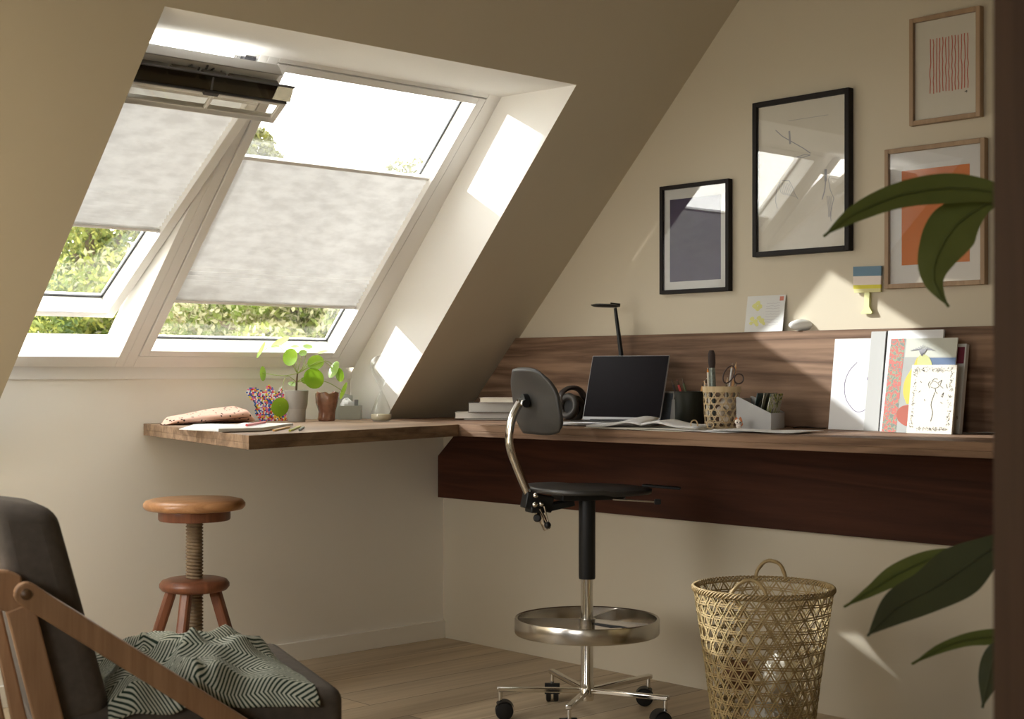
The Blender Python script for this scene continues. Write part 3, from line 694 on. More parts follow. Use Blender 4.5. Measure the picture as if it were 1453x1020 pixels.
m=MB().at(M=A); m.lathe([(13.4*k,18.2*k),(15.2*k,24*k),(16.6*k,44*k),(16.2*k,44.6*k),(15.6*k,44*k),(14.6*k,30*k),(0,28*k)],40); m.build('pot',mat('grey_pot_glaze',(.36,.345,.32,1),.65,nscale=40),e)
m=MB().at(M=A); m.lathe([(0,41.5*k),(8*k,41*k),(15.2*k,40*k)],24,wob=lambda t,z:1+.02*math.sin(7*t)); m.build('soil',SOIL,e)
def P2(px,py,dd=0):                                  # point at the pot's distance (+dd)
    dv_=dep(pt)+dd; return CAM+dv_*((px-CX)/F_PX*R+D+(HZ-py)/F_PX*U)
s0=P2(420,556); s1=P2(421,542); s2=P2(422,530)
MB().tube([s0,s1,s2],[.0042,.0036,.0028],8).build('stem',flat('woody_stem',92,72,48),e)
leaves=[((371,498),(13,4.5,-62),(-.03),(397,492)),((397,487),(15,6,-28),.02,(412,505)),((412,508),(12.5,11,-70),-.02,None),((429,501),(6,4.5,0),.03,None),((436,492),(7,3.5,12),.05,(430,520)),
  ((447,515),(12,10.5,-10),.0,None),((444,536),(15,13,60),-.035,None),((372,529),(10.5,2.6,88),-.02,(400,533)),((397,576),(13.5,11,100),-.045,(405,535)),((474,526),(13,7,-62),-.02,(455,512)),((481,531),(10,5,80),-.01,(462,512)),
  ((488,556),(13,4.2,-68),.02,(460,541)),((418,492),(6,2,0),.05,None),((457,500),(8,2.2,-8),.06,None),((432,540),(6,4,40),.02,None),((414,545),(6,3,20),.02,None)]
for (cx_,cy_),(ra,rb_,ang),dd,via in leaves:
    c=P2(cx_,cy_,dd); t=math.radians(-ang); a_=Vector((0,0,0))+R*math.cos(t)+U*math.sin(t); b_=R*-math.sin(t)+U*math.cos(t)
    tilt=min(1,rb_/ra); 
    bn=(b_*tilt+D*math.sqrt(max(0,1-tilt*tilt))); nn=a_.cross(bn)
    def lf(u,v,c=c,a_=a_,bn=bn,nn=nn,r=ra*k):
        th_=2*math.pi*u; rr=r*v*(1+.10*math.cos(th_)); return c+a_*math.cos(th_)*rr+bn*math.sin(th_)*rr+nn*(.10*r*v*v)
    m=MB(); m.grid(lf,22,4,True); m.build('leaf',LEAFG,e,smooth=80)
    base=s2 if cy_<535 else s1
    mid=P2(via[0],via[1],dd*.5) if via else (base*.5+c*.5+U*.006)
    MB().tube(catmull([base,mid,c],6),[.0011]*13,6).build('leaf_stalk',STEMG,e)

cp=atY(464,-.20); k=mpx(1,cp)
m=MB().at(M=va(cp)); m.lathe([(0,0),(11.5*k,0),(12.6*k,2*k),(11.6*k,7*k),(12.4*k,14*k),(14.5*k,26*k),(17*k,38*k),(16.6*k,40*k),(15*k,38.5*k),(12.5*k,24*k),(10.5*k,8*k),(0,7*k)],44,wob=lambda t,z:1+.20*noise.noise(Vector((math.cos(t)*1.6,math.sin(t)*1.6,z*38)))+.07*noise.noise(Vector((math.cos(t)*5,math.sin(t)*5,z*140))))
m.v=[(x,y,z+(.006*noise.noise(Vector((x*60,y*60,1)))+.0035*math.sin(4*math.atan2(y-cp.y,x-cp.x)+1.3*math.sin(3*math.atan2(y-cp.y,x-cp.x))))*max(0,(z-cp.z)/(40*k))**3) for x,y,z in m.v]
tag(m.build('clay_cup',mat('glazed_brown_clay',(.27,.12,.075,1),.22,noise_amt=.35,nscale=60,bump=.5,bscale=90,coat=.5),loc=tuple(cp),smooth=70),'lumpy hand-made brown clay cup beside the potted pilea','cup')

tr=atY(480,-.13); k=mpx(1,tr); A=va(tr)
e=empty('desk_tray',tuple(tr+R*16*k),'small grey-green open tray behind the brown clay cup','tray')
TRY=mat('grey_green_card',(.33,.34,.30,1),.7,nscale=30)
m=MB().at(M=A); w_,d_,h_=31*k,.075,20*k
m.box(0,w_,0,.003,0,h_); m.box(0,w_,d_-.003,d_,0,h_); m.box(0,.003,.003,d_-.003,0,h_); m.box(w_-.003,w_,.003,d_-.003,0,h_); m.box(0,w_,0,d_,0,.003); m.build('box',TRY,e,smooth=0,bevel=.0008)
m=MB().at(M=A); m.add([(-.03,d_+.002,.0),(w_*.55,d_+.002,.0),(w_*.55,d_+.002,h_*1.7),(-.03,d_+.002,h_*2.05)],[(0,1,2,3)]); m.build('back_card',TRY,e,smooth=0,solid=.002)
m=MB().at(M=A@Matrix.Translation((.028,.035,h_*.95))); m.ball((0,0,0),(.028,.022,.026),14,10,fn=lambda t,p:1+.25*math.sin(3*t+1)*math.cos(2*p)+.12*math.sin(7*t)); tag(m.build('paper_tissue',PAPER,loc=tuple(A@Vector((.028,.035,.004))),smooth=20),'crumpled white tissue sticking out of the grey-green tray','tissue')
m=MB().at(M=A); m.box(.056,.068,.02,.05,.004,h_*1.42); tag(m.build('eraser',flat('grey_rubber',120,120,118),loc=tuple(A@Vector((.062,.035,.004))),bevel=.002),'small grey rubber block standing in the grey-green tray','eraser')

hg=atY(541,-.40); k=mpx(1,hg); A=va(hg)
e=empty('hourglass',tuple(hg),'glass hourglass with pale sand in its lower bulb, before the window reveal','hourglass')
prof=[(11,.6),(14.5,3),(15.4,7),(14.6,13),(11.5,22),(7.5,31),(3.6,39),(1.3,43.5),(1.3,45.5),(4,51),(9,60),(13.5,69),(15.8,77),(15.6,85),(12,91),(5,93.5),(0,94)]
m=MB().at(M=A); m.lathe([(0,.3*k)]+[(r*k,z*k) for r,z in prof],40); m.build('glass_bulbs',CLEAR,e,smooth=80)
m=MB().at(M=A); m.lathe([(0,1.2*k),(10.5*k,1.4*k),(13.9*k,3.5*k),(14.7*k,7*k),(14.5*k,10.5*k),(0,11.5*k)],36); m.build('sand',mat('pale_sand',(.62,.56,.40,1),.9,noise_amt=.15,nscale=400),e,smooth=60)

# beaded figure: many small round beads set side by side on a thin backing
bd0=atY(352,-.075); bd1=atY(405,-.075); k=mpx(1,bd0)
W_=(bd1-bd0).length; H_=53*k; lean=.030
Mb=axes(bd0+Vector((0,-.01,0)),(1,0,0),Vector((0,lean,H_)).normalized(),Vector((0,-H_,lean)).normalized())
outl=[(.28,0),(.98,0),(1.0,.98),(.93,.92),(.80,.74),(.70,.93),(.62,1.0),(.55,.93),(.50,.80),(.36,.86),(.22,.93),(.10,.92),(0,.84),(.05,.66),(.14,.56),(.20,.40),(.16,.24),(.24,.10)]
def inside(x,y):
    c=False
    for i in range(len(outl)):
        (x0,y0),(x1,y1)=outl[i-1],outl[i]
        if (y0>y)!=(y1>y) and x<(x1-x0)*(y-y0)/(y1-y0)+x0: c=not c
    return c
e=empty('bead_figure',tuple(bd0+Vector((W_/2,-.01,0))),'flat figure of melted multicoloured beads leaning on the pale wall','bead craft')
BC=[flat('bead_'+n,*c,rough=.35) for n,c in (('red',(215,40,50)),('yellow',(245,215,50)),('blue',(50,105,195)),('white',(252,250,248)),('pink',(245,110,165)),('violet',(180,140,215)),('orange',(240,120,60)),('black',(70,60,70)))]
m=MB().at(M=Mb); rnd=random.Random(5); st_=.0058; j=0; yy=st_/2
wts=[0,0,1,1,2,2,3,3,3,4,4,5,6,7]
while yy<H_:
    xx=st_/2+(st_/2 if j%2 else 0)
    while xx<W_:
        if inside(xx/W_,yy/H_):
            m.mat=rnd.choice(wts); r_=st_*.49; b=len(m.v)
            n_=8; vs=[]; 
            for (rr,z) in ((r_,0),(r_,.0042),(r_*.45,.0042),(r_*.40,.002)):
                for i in range(n_): vs.append((xx+rr*math.cos(2*math.pi*i/n_),yy+rr*math.sin(2*math.pi*i/n_),z))
            fs=[(q*n_+i,q*n_+(i+1)%n_,(q+1)*n_+(i+1)%n_,(q+1)*n_+i) for q in range(3) for i in range(n_)]+[tuple(3*n_+i for i in range(n_))]
            m.add(vs,fs)
        xx+=st_
    yy+=st_*.87; j+=1
m.build('bead_panel',BC,e,smooth=40)
m=MB().at(M=Mb); m.prism([(x*W_,y*H_) for x,y in [(.3,.03),(.95,.03),(.95,.55),(.5,.6),(.3,.5)]],-.0025,0); m.build('backing',PAPER,e,smooth=0)

# pencil case, papers, notebook and pencils near the left end of the side desk
PINK=newmat('dotted_pink_cloth'); pm,pnt,pb=PINK
N=pnt.nodes; L=pnt.links; tc=N.new('ShaderNodeTexCoord'); vo=N.new('ShaderNodeTexVoronoi'); vo.inputs['Scale'].default_value=62; L.new(tc.outputs['Object'],vo.inputs[0])
lt=N.new('ShaderNodeMath'); lt.operation='LESS_THAN'; lt.inputs[1].default_value=.24; L.new(vo.outputs['Distance'],lt.inputs[0])
mx=N.new('ShaderNodeMix'); mx.data_type='RGBA'; mx.inputs[6].default_value=srgb(232,190,172); mx.inputs[7].default_value=srgb(70,50,45); L.new(lt.outputs[0],mx.inputs[0]); L.new(mx.outputs[2],pb.inputs['Base Color']); pb.inputs['Roughness'].default_value=.9
c0=onZ(246,604,ZD); c1=onZ(358,599.5,ZD)
ax=(c1-c0).normalized(); ay=U.cross(ax); Lc=(c1-c0).length
def case(u,v):
    th_=2*math.pi*u; t=v
    w_=.050*min(1,(t+.04)*5)*(.9+.35*t); hh=(.010+.019*t**.8)*min(1,(t+.02)*8)*min(1,(1.03-t)*9)
    x=Lc*(t)+.01*math.sin(th_)*t; y=math.cos(th_)*w_; z=hh*(1+math.sin(th_)*(1-.18*math.cos(th_*3)))+.0012*math.sin(9*t+2*th_)
    return (x,y,max(.0005,z))
m=MB().at(M=axes(c0+ay*.05,ax,ay,U)); m.grid(case,36,34,True); 
pc=tag(m.build('pencil_case',pm,loc=tuple(c0+ax*Lc/2+ay*.05),smooth=60),'pink cloth pencil case with dark dots lying on the side desk','pencil case')
m=MB().at(M=axes(c0+ay*.05,ax,ay,U)); m.tube([(Lc*t,-.050*(.9+.35*t)*.97,.004+.017*t) for t in (.14,.3,.5,.7,.9,.97)],.0012,6); m.build('zip',flat('dark_zip',95,60,50),pc)
def sheets(name,label,cat,px,h,mt,z=ZD,edge=None,bottom=None,group=None):
    P=[onZ(x,y,z+.0004) for x,y in px]
    m=MB(); m.prism([(p.x,p.y) for p in P],z+.0004,z+.0004+h)
    o=m.build(name,mt,loc=tuple(sum(P,Vector((0,0,0)))/len(P)),smooth=0); return tag(o,label,cat,group)
sheets('paper_sheet','large white paper sheet under the pencil case on the side desk','paper',[(254,609.5),(312,612.5),(412,604.5),(280,601.5)],.0022,PAPER)
e=empty('notebook',tuple(onZ(360,608,ZD+.003)),'closed white notebook lying on the paper sheet with a red pencil on it','notebook')
Q=[onZ(x,y,ZD+.003) for x,y in ((310,612.8),(372,611),(416,604.2),(345,603.6))]
m=MB(); m.prism([(p.x,p.y) for p in Q],ZD+.0031,ZD+.0105); m.build('pages',GREYP,e,smooth=0)
m=MB(); m.prism([(p.x,p.y) for p in Q],ZD+.0106,ZD+.0118); m.build('cover',PAPER,e,smooth=0)
def pencil(label,a,b,z,r,colr,group='pencils on the side desk',tipc=(222,190,150),pa=None,pb_=None):
    p=pa or onZ(a[0],a[1],z+r); q_=pb_ or onZ(b[0],b[1],z+r)
    e=empty('pencil',tuple((p+q_)/2),label,'pencil',group); t=(q_-p).normalized(); Lp=(q_-p).length
    MB().tube([p,q_-t*r*5],r,6).build('barrel',colr,e,smooth=0)
    MB().tube([q_-t*r*5,q_-t*r*1.2],[r,r*.3],8).build('sharpened_end',flat('cedar_wood',*tipc),e)
    MB().tube([q_-t*r*1.2,q_],[r*.3,r*.05],6).build('lead',colr,e)
    return e
RED=flat('red_lacquer',214,84,84,.35); ORA=flat('orange_lacquer',214,160,92,.35); YEL=flat('lime_lacquer',196,196,70,.35); GRN=flat('dark_grey_green_lacquer',112,122,112,.35)
pencil('red pencil lying on the closed white notebook',(350,603),(378,598.5),ZD+.0125,.004,RED)
pencil('orange pencil lying on the side desk right of the notebook',(388,610.5),(412,605.5),ZD,.0036,ORA)
pencil('yellow-green pencil between the orange and the dark pencil',(411,610.8),(426,605),ZD,.0036,YEL)
pencil('short dark grey-green pencil, rightmost on the side desk',(425,610),(431,606),ZD,.0036,GRN)

# ------------------------------------------------------------------ things on the long desk
def book(label,pl,Lb,Wb,h,z,rot,cover,pagem,group='books stacked in the corner under the slope'):
    o=atX(*pl,z=z); M=axes(o,(R*math.cos(rot)+D*math.sin(rot)),(D*math.cos(rot)-R*math.sin(rot)),U)
    c=M@Vector((Lb/2,Wb/2,0)); e=empty('book',tuple(c),label,'book',group)
    m=MB().at(M=M); m.box(0,Lb,0,Wb,0,.0016); m.box(0,Lb,0,Wb,h-.0016,h); m.box(0,Lb,Wb-.002,Wb,.0016,h-.0016); m.build('cover',cover,e,smooth=0,bevel=.0004)
    MB().at(M=M).box(.003,Lb-.003,.003,Wb-.002,.0017,h-.0017).build('pages',pagem,e,smooth=0)
BCOV=flat('white_cover',236,229,220); GCOV=flat('grey_cover',150,142,134); DCOV=flat('dark_cover',60,50,46)
book('thin white booklet, lowest in the stack in the corner',(658,-.31),.225,.12,.0052,ZD+.0003,-.02,GCOV,BCOV)
book('wide white book, second from the bottom of the corner stack',(645,-.31),.235,.125,.022,ZD+.006,-.04,BCOV,BCOV)
book('thick grey book, third from the bottom of the corner stack',(664,-.305),.20,.115,.036,ZD+.0285,-.02,DCOV,GREYP)
book('thin pale book turned askew on top of the corner stack',(680,-.30),.19,.11,.017,ZD+.065,-.16,BCOV,CREAM)

# headphones
hp=atX(808,-.17); k=mpx(1,hp); A=va(hp)
LEA=mat('dark_brown_leather',(.045,.036,.032,1),.38,noise_amt=.2,nscale=40,bump=.2,bscale=300)
e=empty('headphones',tuple(hp),'black over-ear headphones lying between the corner books and the laptop','headphones')
for (x,y,z,rz,rx) in ((-.002,-.030,.052,-.35,1.25),(.020,.050,.048,.2,1.9)):
    Mh=A@Matrix.Translation((x,y,z))@Matrix.Rotation(rz,4,'Z')@Matrix.Rotation(rx,4,'X')@Matrix.Diagonal((.85,1.1,1,1))
    cup=MB().at(M=Mh).lathe([(0,-.022),(.025,-.022),(.038,-.014),(.042,0),(.040,.010),(0,.010)],36).build('ear_cup',LEA,e,smooth=60)
    MB().at(M=Mh).lathe([(.020,.012),(.022,.022),(.032,.026),(.042,.020),(.043,.011),(.036,.009),(.020,.012)],36).build('ear_pad',mat('soft_pad',(.06,.055,.05,1),.45,bump=.3,bscale=120),e,smooth=80)
    MB().at(M=Mh).lathe([(0,.011),(.020,.012)],24).build('ear_mesh',BLK,e)
hb=[A@Vector(p) for p in ((-.035,-.035,.065),(-.030,-.020,.098),(.0,.010,.118),(.035,.04,.112),(.055,.055,.080),(.052,.06,.05))]
MB().tube(catmull(hb,6),.0085,12,flat=1.6).build('headband',LEA,e)

# laptop
lb=(R*.5+D*.866).normalized(); lx=(R*.866-D*.5).normalized(); H0=atX(880,-.225); Wl,Dl=.286,.205
SIL=mat('laptop_aluminium',(.34,.34,.35,1),.35,.85,noise_amt=.02); SCR=mat('dark_screen',(.006,.004,.006,1),.3,noise_amt=0,spec=.08)
ML=axes(H0,lx,lb,U); e=empty('laptop',tuple(H0),'open silver laptop with a dark blank screen on the long desk','laptop')
m=MB().at(M=ML); m.box(-Wl/2,Wl/2,-Dl,0,.001,.013); m.build('base',SIL,e,bevel=.003)
m=MB().at(M=ML); m.box(-Wl/2+.02,Wl/2-.02,-.115,-.02,.0131,.0139); m.build('keyboard',BLK,e,smooth=0)
m=MB().at(M=ML); m.box(-.05,.05,-.19,-.125,.0131,.0134); m.build('trackpad',flat('pad_grey',150,150,152),e,smooth=0)
la=math.radians(20); Ms=ML@Matrix.Translation((0,.002,.013))@Matrix.Rotation(-la,4,'X'); Hs=.230
m=MB().at(M=Ms); m.box(-Wl/2,Wl/2,0,.006,0,Hs); m.build('lid',SIL,e,bevel=.0025)
m=MB().at(M=Ms); m.box(-Wl/2+.003,Wl/2-.003,-.0006,-.0001,.012,Hs-.003); m.build('screen',SCR,e,smooth=0)
m=MB().at(M=ML); m.tube([(-.11,.0,.012),(.11,.0,.012)],.005,10); m.build('hinge',BLK,e)

# desk lamp
lp=atX(884,-.085); A=va(lp); e=empty('desk_lamp',tuple(lp),'slim black desk lamp with a flat round head standing behind the laptop','lamp')
dl=dep(lp); W3=lambda px,py,dd=0: CAM+(dl+dd)*((px-CX)/F_PX*R+D+(HZ-py)/F_PX*U)
MB().at(M=A).lathe([(0,0),(.044,0),(.045,.003),(.043,.009),(.012,.013),(0,.013)],36).build('base',BLK,e)
MB().tube([lp+U*.012,W3(881,500),W3(873,437)],[.0105,.0082,.0055],14).build('stem',BLK,e)
hc=W3(859,434); MB().at(M=axes(hc,R,D,U)@Matrix.Rotation(.04,4,'Y')).lathe([(0,-.005),(.040,-.004),(.050,.000),(.050,.002),(.036,.006),(0,.007)],40).build('lamp_head',BLK,e)
MB().tube([W3(866,431.5),W3(880,433)],.006,10).build('head_joint',BLK,e)

# cards behind the laptop
def stand(name,label,cat,px0,px1,xb,hpx,lean,th,mt,art=None,group=None,ytop=None,shift=0,z0=ZD):
    a=atX(px0,xb,z0); b=atX(px1,xb,z0); Wd=(a-b).length; Hh=mpx(hpx,(a+b)/2)
    v=Vector((lean,0,math.sqrt(max(1e-6,Hh*Hh-lean*lean)))).normalized(); n=Vector((0,-1,0)).cross(v)
    if n.x>0: n=-n
    M=axes(a+Vector((0,0,.0006)),(0,-1,0),v,n)
    e=empty(name,tuple((a+b)/2),label,cat,group)
    MB().at(M=M).box(0,Wd,0,Hh,-th,0).build('board',mt,e,smooth=0,bevel=min(.0008,th*.3))
    if art: art(M,Wd,Hh,e)
    return e
def art_photo(M,w,h,e):
    MB().at(M=M).box(.004,w-.004,.006,h-.006,.0002,.0006).build('photo',mat('blue_grey_photo',(.14,.17,.20,1),.3,noise_amt=.8,nscale=30),e,smooth=0)
stand('photo_card','blue-grey photo card standing right behind the laptop screen','card',916,952,-.11,47,.018,.002,GREYP,art_photo)
stand('paper_card','plain pale card standing between the photo card and the dark pencil cup','card',950,961,-.12,36,.012,.002,GREYP)

# dark pencil cup
dc=atX(979,-.16); k=mpx(1,dc); A=va(dc)
m=MB().at(M=A); m.lathe([(0,0),(20*k,0),(21*k,2*k),(21.5*k,40*k),(23*k,49*k),(22*k,49.3*k),(19.5*k,42*k),(19*k,4*k),(0,3*k)],40)
tag(m.build('pencil_cup',mat('dark_green_glaze',(.014,.016,.010,1),.3,noise_amt=.3,nscale=20),loc=tuple(dc),smooth=50),'dark glazed pencil cup standing between the laptop and the woven cup','cup')
g_='pencils in the dark cup'
for i,(x0,x1,hh,c_,lb_) in enumerate(((-6,-27,66,DCOV,'dark pencil leaning furthest left in the dark cup'),(0,-19,66,RED,'red pencil leaning left in the dark cup'),(4,-11,68,flat('olive_pencil',90,100,70),'olive pencil, third from the left in the dark cup'),(8,20,64,ORA,'ochre pencil leaning right in the dark cup'),(10,25,68,CREAM,'cream pencil leaning furthest right in the dark cup'))):
    a=A@Vector((x0*k,-(i-2)*.006,4.5*k)); b=A@Vector((x1*k,(i-2)*.010,hh*k)); pencil(lb_,None,None,0,.0036,c_,g_,(90,70,55),a,b)

# woven cup
WV=wood('bamboo_strip',(.42,.30,.15,1),(.66,.52,.32,1),'Z',2,.5,4)
def strap(m,pts,nrm,w_,t_):
    P=[Vector(p) for p in pts]; vs=[]; fs=[]
    for i,p in enumerate(P):
        tg=(P[min(i+1,len(P)-1)]-P[max(i-1,0)]).normalized(); n=Vector(nrm[i]).normalized(); s_=tg.cross(n).normalized()
        for a,b in ((-1,-1),(1,-1),(1,1),(-1,1)): vs.append(p+s_*a*w_/2+n*b*t_/2)
    for i in range(len(P)-1):
        for q in range(4):
            r=(q+1)%4; fs.append((i*4+q,i*4+r,i*4+4+r,i*4+4+q))
    m.add(vs,fs)
def weave(m,rf,z0,z1,n,twist,w_,t_,amp,ph=0,seg=40,both=True,freq=None):
    for sgn in ((1,-1) if both else (1,)):
        for i in range(n):
            pts=[];nr=[]
            for j in range(seg+1):
                v=j/seg; z=z0+(z1-z0)*v; th=2*math.pi*(i+ph*(sgn>0))/n+sgn*twist*v
                r=rf(z)+amp*math.sin(v*(freq or n)*math.pi+(0 if sgn>0 else math.pi)); pts.append((r*math.cos(th),r*math.sin(th),z)); nr.append((math.cos(th),math.sin(th),.1))
            strap(m,pts,nr,w_,t_)
wc=atX(1024,-.235); k=mpx(1,wc); A=va(wc); rf=lambda z:(23.5+2.8*z/(59*k))*k
e=empty('woven_cup',tuple(wc),'pale bamboo woven cup with open hexagonal lattice, holding brush and scissors','cup')
m=MB().at(M=A); weave(m,rf,.001,52*k,14,1.35,.0036,.0012,.0006,.5,30)
for j in range(1,6):
    z=8.67*j*k; pts=[(rf(z)*math.cos(t)*1.005,rf(z)*math.sin(t)*1.005,z) for t in [2*math.pi*i/48 for i in range(49)]]; strap(m,pts,[(p[0],p[1],0) for p in pts],.0030,.0012)
m.build('lattice',WV,e,smooth=0)
m=MB().at(M=A); m.lathe([(rf(0)-.002,51*k),(rf(51*k)+.0022,51*k),(rf(59*k)+.0025,59*k),(rf(59*k)-.002,59.3*k),(rf(51*k)-.002,51*k)],48); m.build('rim',WV,e)
m=MB().at(M=A); m.lathe([(0,0),(rf(0)+.001,0),(rf(0)+.001,.004),(0,.004)],40); m.build('base',WV,e)
for i,(x,y,z,r_) in enumerate(((.010,-.012,.030,.020),(.018,-.004,.072,.024),(-.004,-.020,.052,.017))):
    m=MB().at(M=A@Matrix.Translation((x,y,z))); m.ball((0,0,0),r_,16,12); tag(m.build('cotton_ball',mat('cotton',(.62,.54,.44,1),.95,bump=.5,bscale=200),loc=tuple(A@Vector((x,y,z-r_))),smooth=80),('pale round ball lowest inside the woven cup','pale round ball highest inside the woven cup','pale round ball at the left inside the woven cup')[i],'ball','pale balls inside the woven cup')
# big paint brush
pA_=A@Vector((-10*k,.010,5*k)); pB_=A@Vector((-13*k,.012,88*k)); ax_=(pB_-pA_)
e=empty('paint_brush',tuple(pA_),'large dark paint brush standing bristles up in the woven cup','brush')
MB().tube([pA_,pA_+ax_*.55],[.0045,.0075],12).build('handle',mat('speckled_handle',(.10,.12,.10,1),.35,noise_amt=.9,nscale=160),e)
MB().tube([pA_+ax_*.55,pA_+ax_*.97],[.0105,.0095],16).build('ferrule',mat('speckled_ferrule',(.16,.18,.15,1),.35,.3,noise_amt=.9,nscale=140),e)
MB().tube([pA_+ax_*.97,pA_+ax_*1.05,pA_+ax_*1.20,pA_+ax_*1.27],[.0085,.0115,.0115,.007],16).build('bristles',mat('dark_bristles',(.035,.022,.018,1),.8,bump=.8,bscale=500),e)
g_='pencils and small brushes in the woven cup'
for lb_,x0,x1,y,hh,c_ in (('thin orange-tipped brush left of the large brush in the woven cup',-16,-20,0,86,CREAM),('short cream pencil at the left rim of the woven cup',-18,-24,.01,68,CREAM),('white pencil behind the scissors in the woven cup',4,16,.012,92,PAPER),('ochre pencil behind the scissors in the woven cup',8,22,.018,94,ORA),('pale ruler-like stick right of the large brush in the woven cup',2,8,-.006,72,CREAM)):
    pencil(lb_,None,None,0,.003,c_,g_,(225,140,50) if 'orange' in lb_ else (222,190,150),A@Vector((x0*k,y*.5,6*k)),A@Vector((x1*k,y,hh*k)))
e=empty('scissors',tuple(A@Vector((8*k,-.02,8*k))),'scissors with dark oval handles upright in the woven cup','scissors')
for cx_,cz_,rx_,rz_,tl in ((9,76,7.0,13,.45),(23,70,6.5,7,.3)):
    pts=[]
    for i in range(24):
        t=2*math.pi*i/24; x=rx_*math.cos(t); z=rz_*math.sin(t); pts.append(A@Vector(((cx_+x*math.cos(tl)+z*math.sin(tl))*k,-.018,(cz_-x*math.sin(tl)+z*math.cos(tl))*k)))
    MB().tube(pts,.0022,8,closed=True).build('handle',mat('brown_plastic',(.06,.035,.028,1),.4),e)
for x1_,z1_ in ((5,64),(19,63)):
    MB().bar(A@Vector((x1_*k,-.018,z1_*k)),A@Vector((12*k,-.014,12*k)),.006,.0012,up=tuple(D)).build('blade',STEEL,e,smooth=0)

# little animal figurine
fg=atX(1048,-.30); k=mpx(1,fg); A=va(fg)
FWH=flat('cream_vinyl',236,226,214,.35); FOR=flat('orange_vinyl',214,132,84,.35)
e=empty('animal_figurine',tuple(fg),'tiny white and orange toy animal standing before the woven cup','toy')
m=MB().at(M=A); m.ball((0,0,5.5*k),(3.6*k,3.2*k,4.2*k),16,12); 
for x in (-1.8,1.8): m.ball((x*k,-1.5*k,1.5*k),(1.2*k,1.2*k,1.7*k),10,8)
m.ball((-.3*k,-1*k,11*k),(5.2*k,4.4*k,4.4*k),18,12); m.build('body',FWH,e,smooth=80)
for x in (-3.6,3.2): 
    m=MB().at(M=A@Matrix.Translation((x*k,0,14*k))@Matrix.Rotation(-x*.09,4,'Y')); m.lathe([(0,-1*k),(2*k,0),(1.5*k,2.6*k),(0,4.6*k)],12); m.build('ear',FOR,e)
m=MB().at(M=A); m.ball((1.5*k,-1.2*k,12.2*k),(3.9*k,3.6*k,3.4*k),16,10); m.build('patch',FOR,e,smooth=80)
for x in (-2.6,1.2): MB().at(M=A).ball((x*k,-4.9*k,10.6*k),(.95*k,.6*k,1.2*k),10,8).build('eye',BLK,e)
MB().at(M=A).tube([(3*k,1*k,5*k),(5.5*k,1.4*k,7*k),(6*k,1.2*k,10*k)],[1.1*k,.9*k,.5*k],8).build('tail',FOR,e)

# magazine holder with picture cards
mh=atX(1094,-.235); k=mpx(1,mh)
hx=(R*-.80+D*.60).normalized(); hy=(R*.42+D*.907).normalized()     # long side to the left, short side to the right
Lm,Wm=mpx(41,mh)/.74,mpx(29,mh)/.38
MH=Matrix(((hx.x,hy.x,0,mh.x),(hx.y,hy.y,0,mh.y),(0,0,1,mh.z+.0004),(0,0,0,1)))
CARD=mat('light_grey_board',(.40,.40,.39,1),.7,nscale=30,noise_amt=.03)
e=empty('magazine_holder',tuple(mh),'pale grey angled file box holding patterned cards','file box')
h1,h2=23*k,46*k
for yv,nm in ((0,'side_panel'),(Wm-.003,'side_panel')):
    m=MB().at(M=MH); P=[(0,0),(Lm,0),(Lm,h2),(Lm*.93,h2),(0,h1)]
    m.add([(x,yv,z) for x,z in P]+[(x,yv+.003,z) for x,z in P],[(0,1,2,3,4),(9,8,7,6,5)]+[(i,5+i,5+(i+1)%5,(i+1)%5) for i in range(5)]); m.build(nm,CARD,e,smooth=0)
m=MB().at(M=MH); m.box(0,.003,.003,Wm-.003,0,h1); m.build('front_panel',CARD,e,smooth=0)
m=MB().at(M=MH); m.box(Lm-.003,Lm,.003,Wm-.003,0,h2*.95); m.build('back_panel',CARD,e,smooth=0)
m=MB().at(M=MH); m.box(.003,Lm-.003,.003,Wm-.003,0,.002); m.build('bottom',CARD,e,smooth=0)
def stripes(name,cols,sc,rot=0.4,dist=3):
    m,nt,b=newmat(name); N=nt.nodes; L=nt.links
    tc=N.new('ShaderNodeTexCoord'); nz=N.new('ShaderNodeTexNoise'); nz.inputs['Scale'].default_value=sc; nz.inputs['Detail'].default_value=1; nz.inputs['Distortion'].default_value=dist; L.new(tc.outputs['Object'],nz.inputs[0])
    cr=N.new('ShaderNodeValToRGB'); cr.color_ramp.interpolation='CONSTANT'
    for i,c in enumerate(cols):
        el=cr.color_ramp.elements[i] if i<2 else cr.color_ramp.elements.new(.5)
        el.position=.30+.42*i/len(cols) if i else 0; el.color=srgb(*c)
    L.new(nz.outputs['Fac'],cr.inputs[0]); L.new(cr.outputs[0],b.inputs['Base Color']); b.inputs['Roughness'].default_value=.5; return m
CP=[stripes('dark_card_print',[(40,50,50),(60,84,88),(150,150,140),(34,40,40)],14),stripes('leaf_card_print',[(50,66,60),(150,160,60),(190,190,180),(46,56,60),(90,110,110)],20),stripes('pale_card_print',[(170,165,150),(90,95,90),(60,66,62)],12)]
for i,(x,mt_,hh,w0,lb_) in enumerate(((Lm*.22,CP[1],50,0.35,'leaf-patterned card at the right in the grey file box'),(Lm*.40,CP[2],51,.15,'pale striped card in the middle of the grey file box'),(Lm*.60,CP[0],51,.05,'dark patterned card at the left in the grey file box'))):
    m=MB().at(M=MH@Matrix.Translation((x,0,.003))@Matrix.Rotation(-.22,4,'Y')); m.box(0,.002,.006,Wm-.006,0,hh*k); tag(m.build('picture_card',mt_,loc=tuple(MH@Vector((x,Wm/2,.003))),smooth=0),lb_,'card','cards in the file box')

